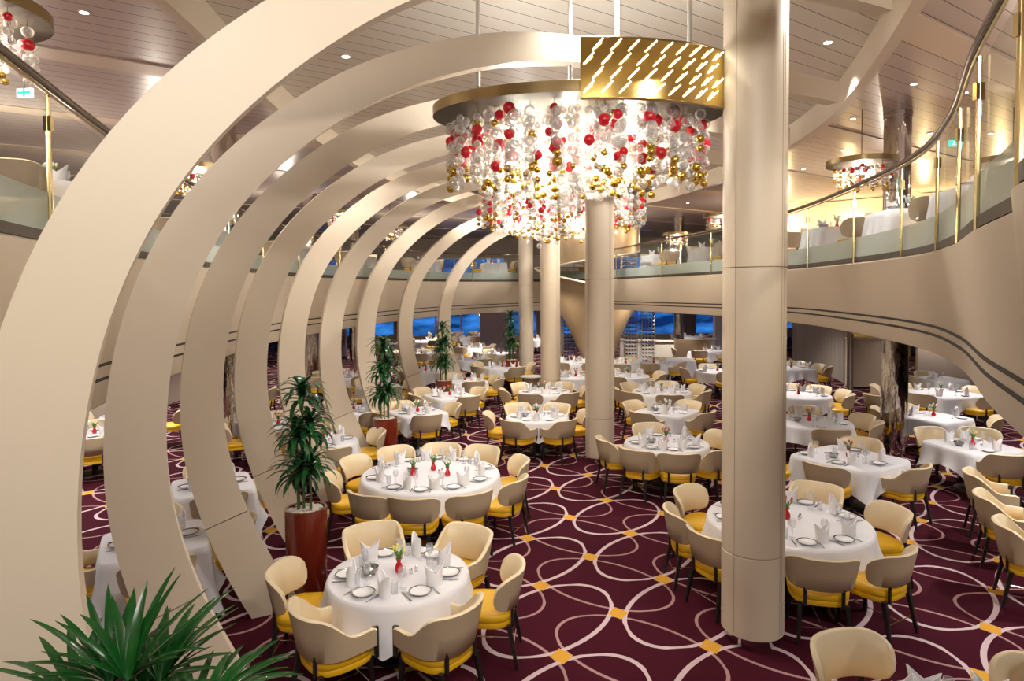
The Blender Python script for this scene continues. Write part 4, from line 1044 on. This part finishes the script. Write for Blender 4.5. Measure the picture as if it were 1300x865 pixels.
cm_ = MB(); cm_.grid([[(2.2 * math.cos(a) * k, 1.6 * math.sin(a) * k, z) for a in [R(180 + 180 * i / 20) for i in range(21)]] for k, z in ((1, 0), (1, 1.05))]); cm_.build('front', M['counter'], bar)
cm_ = MB(); cm_.grid([[(2.3 * math.cos(a) * k, 1.7 * math.sin(a) * k, z) for a in [R(180 + 180 * i / 20) for i in range(21)]] for k, z in ((1, 1.05), (1, 1.11), (.78, 1.11))]); cm_.build('top', M['bronze_rim'], bar)
lamp('bar_lamp', 'POINT', (6.6, 30.0, 2.3), 60, NEUT, .05)
bs = tag(empty('curved_bar_screen', (8.1, 28.2, 0)), 'curved bronze screen left of the far chrome column', 'screen')
sm = MB(); sm.grid([[(k * 1.0 * math.cos(a), k * .8 * math.sin(a), z) for a in [R(150 + 130 * i / 16) for i in range(17)]] for k, z in ((1, 0), (1, 1.25), (.94, 1.25), (.94, 0))]); sm.build('curved_panel', M['bronze'], bs)
# pleated screen on the right
sc = tag(empty('pleated_screen', (0, 0, 0)), 'curved grey-beige pleated screen standing right of the big column', 'screen')
path = smooth_path([(12.9, 29.5, 0), (12.6, 26.5, 0), (12.3, 24.6, 0), (11.9, 22.9, 0), (11.35, 21.6, 0)], 10)
rows = [[], [], [], []]; cum = 0
fine = []
for i in range(len(path) - 1):
    for j in range(6): fine.append(path[i].lerp(path[i + 1], j / 6))
for i, p in enumerate(fine):
    t = (fine[min(i + 1, len(fine) - 1)] - fine[max(0, i - 1)]).normalized(); n_ = Vector((t.y, -t.x, 0)); o_ = .045 * math.sin(i * 1.05)
    hh = 2.0 + .35 * math.sin(i / len(fine) * PI * 1.15 + .2)
    hh = 1.95 + .28 * math.sin(min(1, i / len(fine) * 1.6) * PI)
    for j, (d_, z) in enumerate(((o_, 0), (o_, hh), (o_ + .05, hh), (o_ + .05, 0))): q = p + n_ * d_; rows[j].append((q.x, q.y, z))
m_ = MB(); m_.grid(rows); m_.build('pleats', M['pleat'], sc, sharp=80)
e_ = MB(); e_.box((11.33, 21.5, .95), (.08, .08, 1.9)); e_.build('end_post', M['pleat'], sc, smooth=False)
pb_ = tag(empty('service_counter', (12.35, 21.9, 0), R(-4)), 'plain beige panelled service counter between pleated screen and chrome column', 'counter')
MB().box((0, 0, .88), (1.75, .5, 1.62)).build('body', M['cream'], pb_, smooth=False); MB().box((0, 0, 1.70), (1.8, .56, .03)).build('top', M['bronze_rim'], pb_, smooth=False); MB().box((0, 0, .04), (1.6, .44, .08)).build('plinth', M['slot'], pb_, smooth=False)
tag(MB().box((-10.6, 13.5, 1.2), (.2, 21, 2.5)).build('wall_inner_left', M['wall'], smooth=False), kind='structure')
tag(MB().box((17.0, 32, 1.36), (5.5, .2, 2.7)).build('wall_yellow', M['yellow_wall'], smooth=False), kind='structure')
tag(MB().box((16.1, 21.0, 1.36), (5.2, .2, 2.7), R(-14)).build('wall_beige', M['wall'], smooth=False), kind='structure')
lamp('yellow_wall_lamp', 'POINT', (15.8, 31, 2.3), 60, WARM, .05)
for x, y, w, n_ in ((-.9, 33.5, 1.5, 'left of the far columns'), (10.3, 31, 1.2, 'left of the big column, far off'), (-9.5, 33, 2.0, 'behind the seventh arch')):
    r_ = tag(empty('lilac_grey_partition', (x, y, 0)), 'flat lilac-grey partition ' + n_, 'partition', 'lilac-grey partitions')
    MB().box((0, 0, 1.35), (w, .3, 2.68)).build('face_panel', M['grey_wall'], r_, smooth=False); MB().box((0, 0, .05), (w + .02, .32, .1)).build('skirting', M['slot'], r_, smooth=False)
# warm lit upper wall on the right gallery, side-table buffets
tag(MB().box((14.3, 24.8, 5.32), (8.6, .2, 3.1), R(-42)).build('wall_upper_right', M['counter'], smooth=False), kind='structure')
for x, y in ((11.2, 26.6), (13.0, 25.0), (14.8, 23.3), (16.4, 21.8)): lamp('cove_lamp', 'POINT', (x, y, 5.9), 130, (1, .72, .33), .06)
# hanging exit signs
for (px_, py_), l, m_ in (((1213, 182), 'small green lit exit sign hanging above the right gallery', M['green_sign']), ((32, 118), 'small white and cyan lit sign above the left gallery', M['sign_white'])):
    p = at(px_, py_, 5.75); s_ = tag(empty('exit_sign', (p.x, p.y, p.z), R(-8)), l, 'sign')
    MB().box((0, 0, 0), (.20, .03, .10)).build('sign_box', m_, s_, smooth=False)
    g_ = MB(); m2 = M['sign_white'] if m_ == M['green_sign'] else M['green_sign']
    if m_ == M['green_sign']:       # running figure and arrow
        g_.box((-.05, -.023, .035), (.025, .004, .025)); g_.box((-.05, -.023, 0), (.02, .004, .05)); g_.box((-.03, -.023, -.035), (.045, .004, .014), 0); g_.box((-.07, -.023, -.03), (.015, .004, .04)); g_.box((.06, -.023, 0), (.08, .004, .015)); g_.box((.10, -.023, 0), (.015, .004, .05))
    else: g_.box((0, -.023, 0), (.04, .004, .15)); g_.box((0, -.023, 0), (.26, .004, .04))
    g_.v = [(a * .66, b * .75, c * .66) for a, b, c in g_.v]; g_.build('pictogram', m2, s_, smooth=False); MB().tube([(0, 0, .05), (0, 0, CEIL - p.z)], .006, 6).build('rod', M['chrome'], s_)
for k in list(CHR.values()) + [PL, PLF, NK, WG, TB, KN, FK, VS, BW, SH] + list(TU.values()): k.drop()
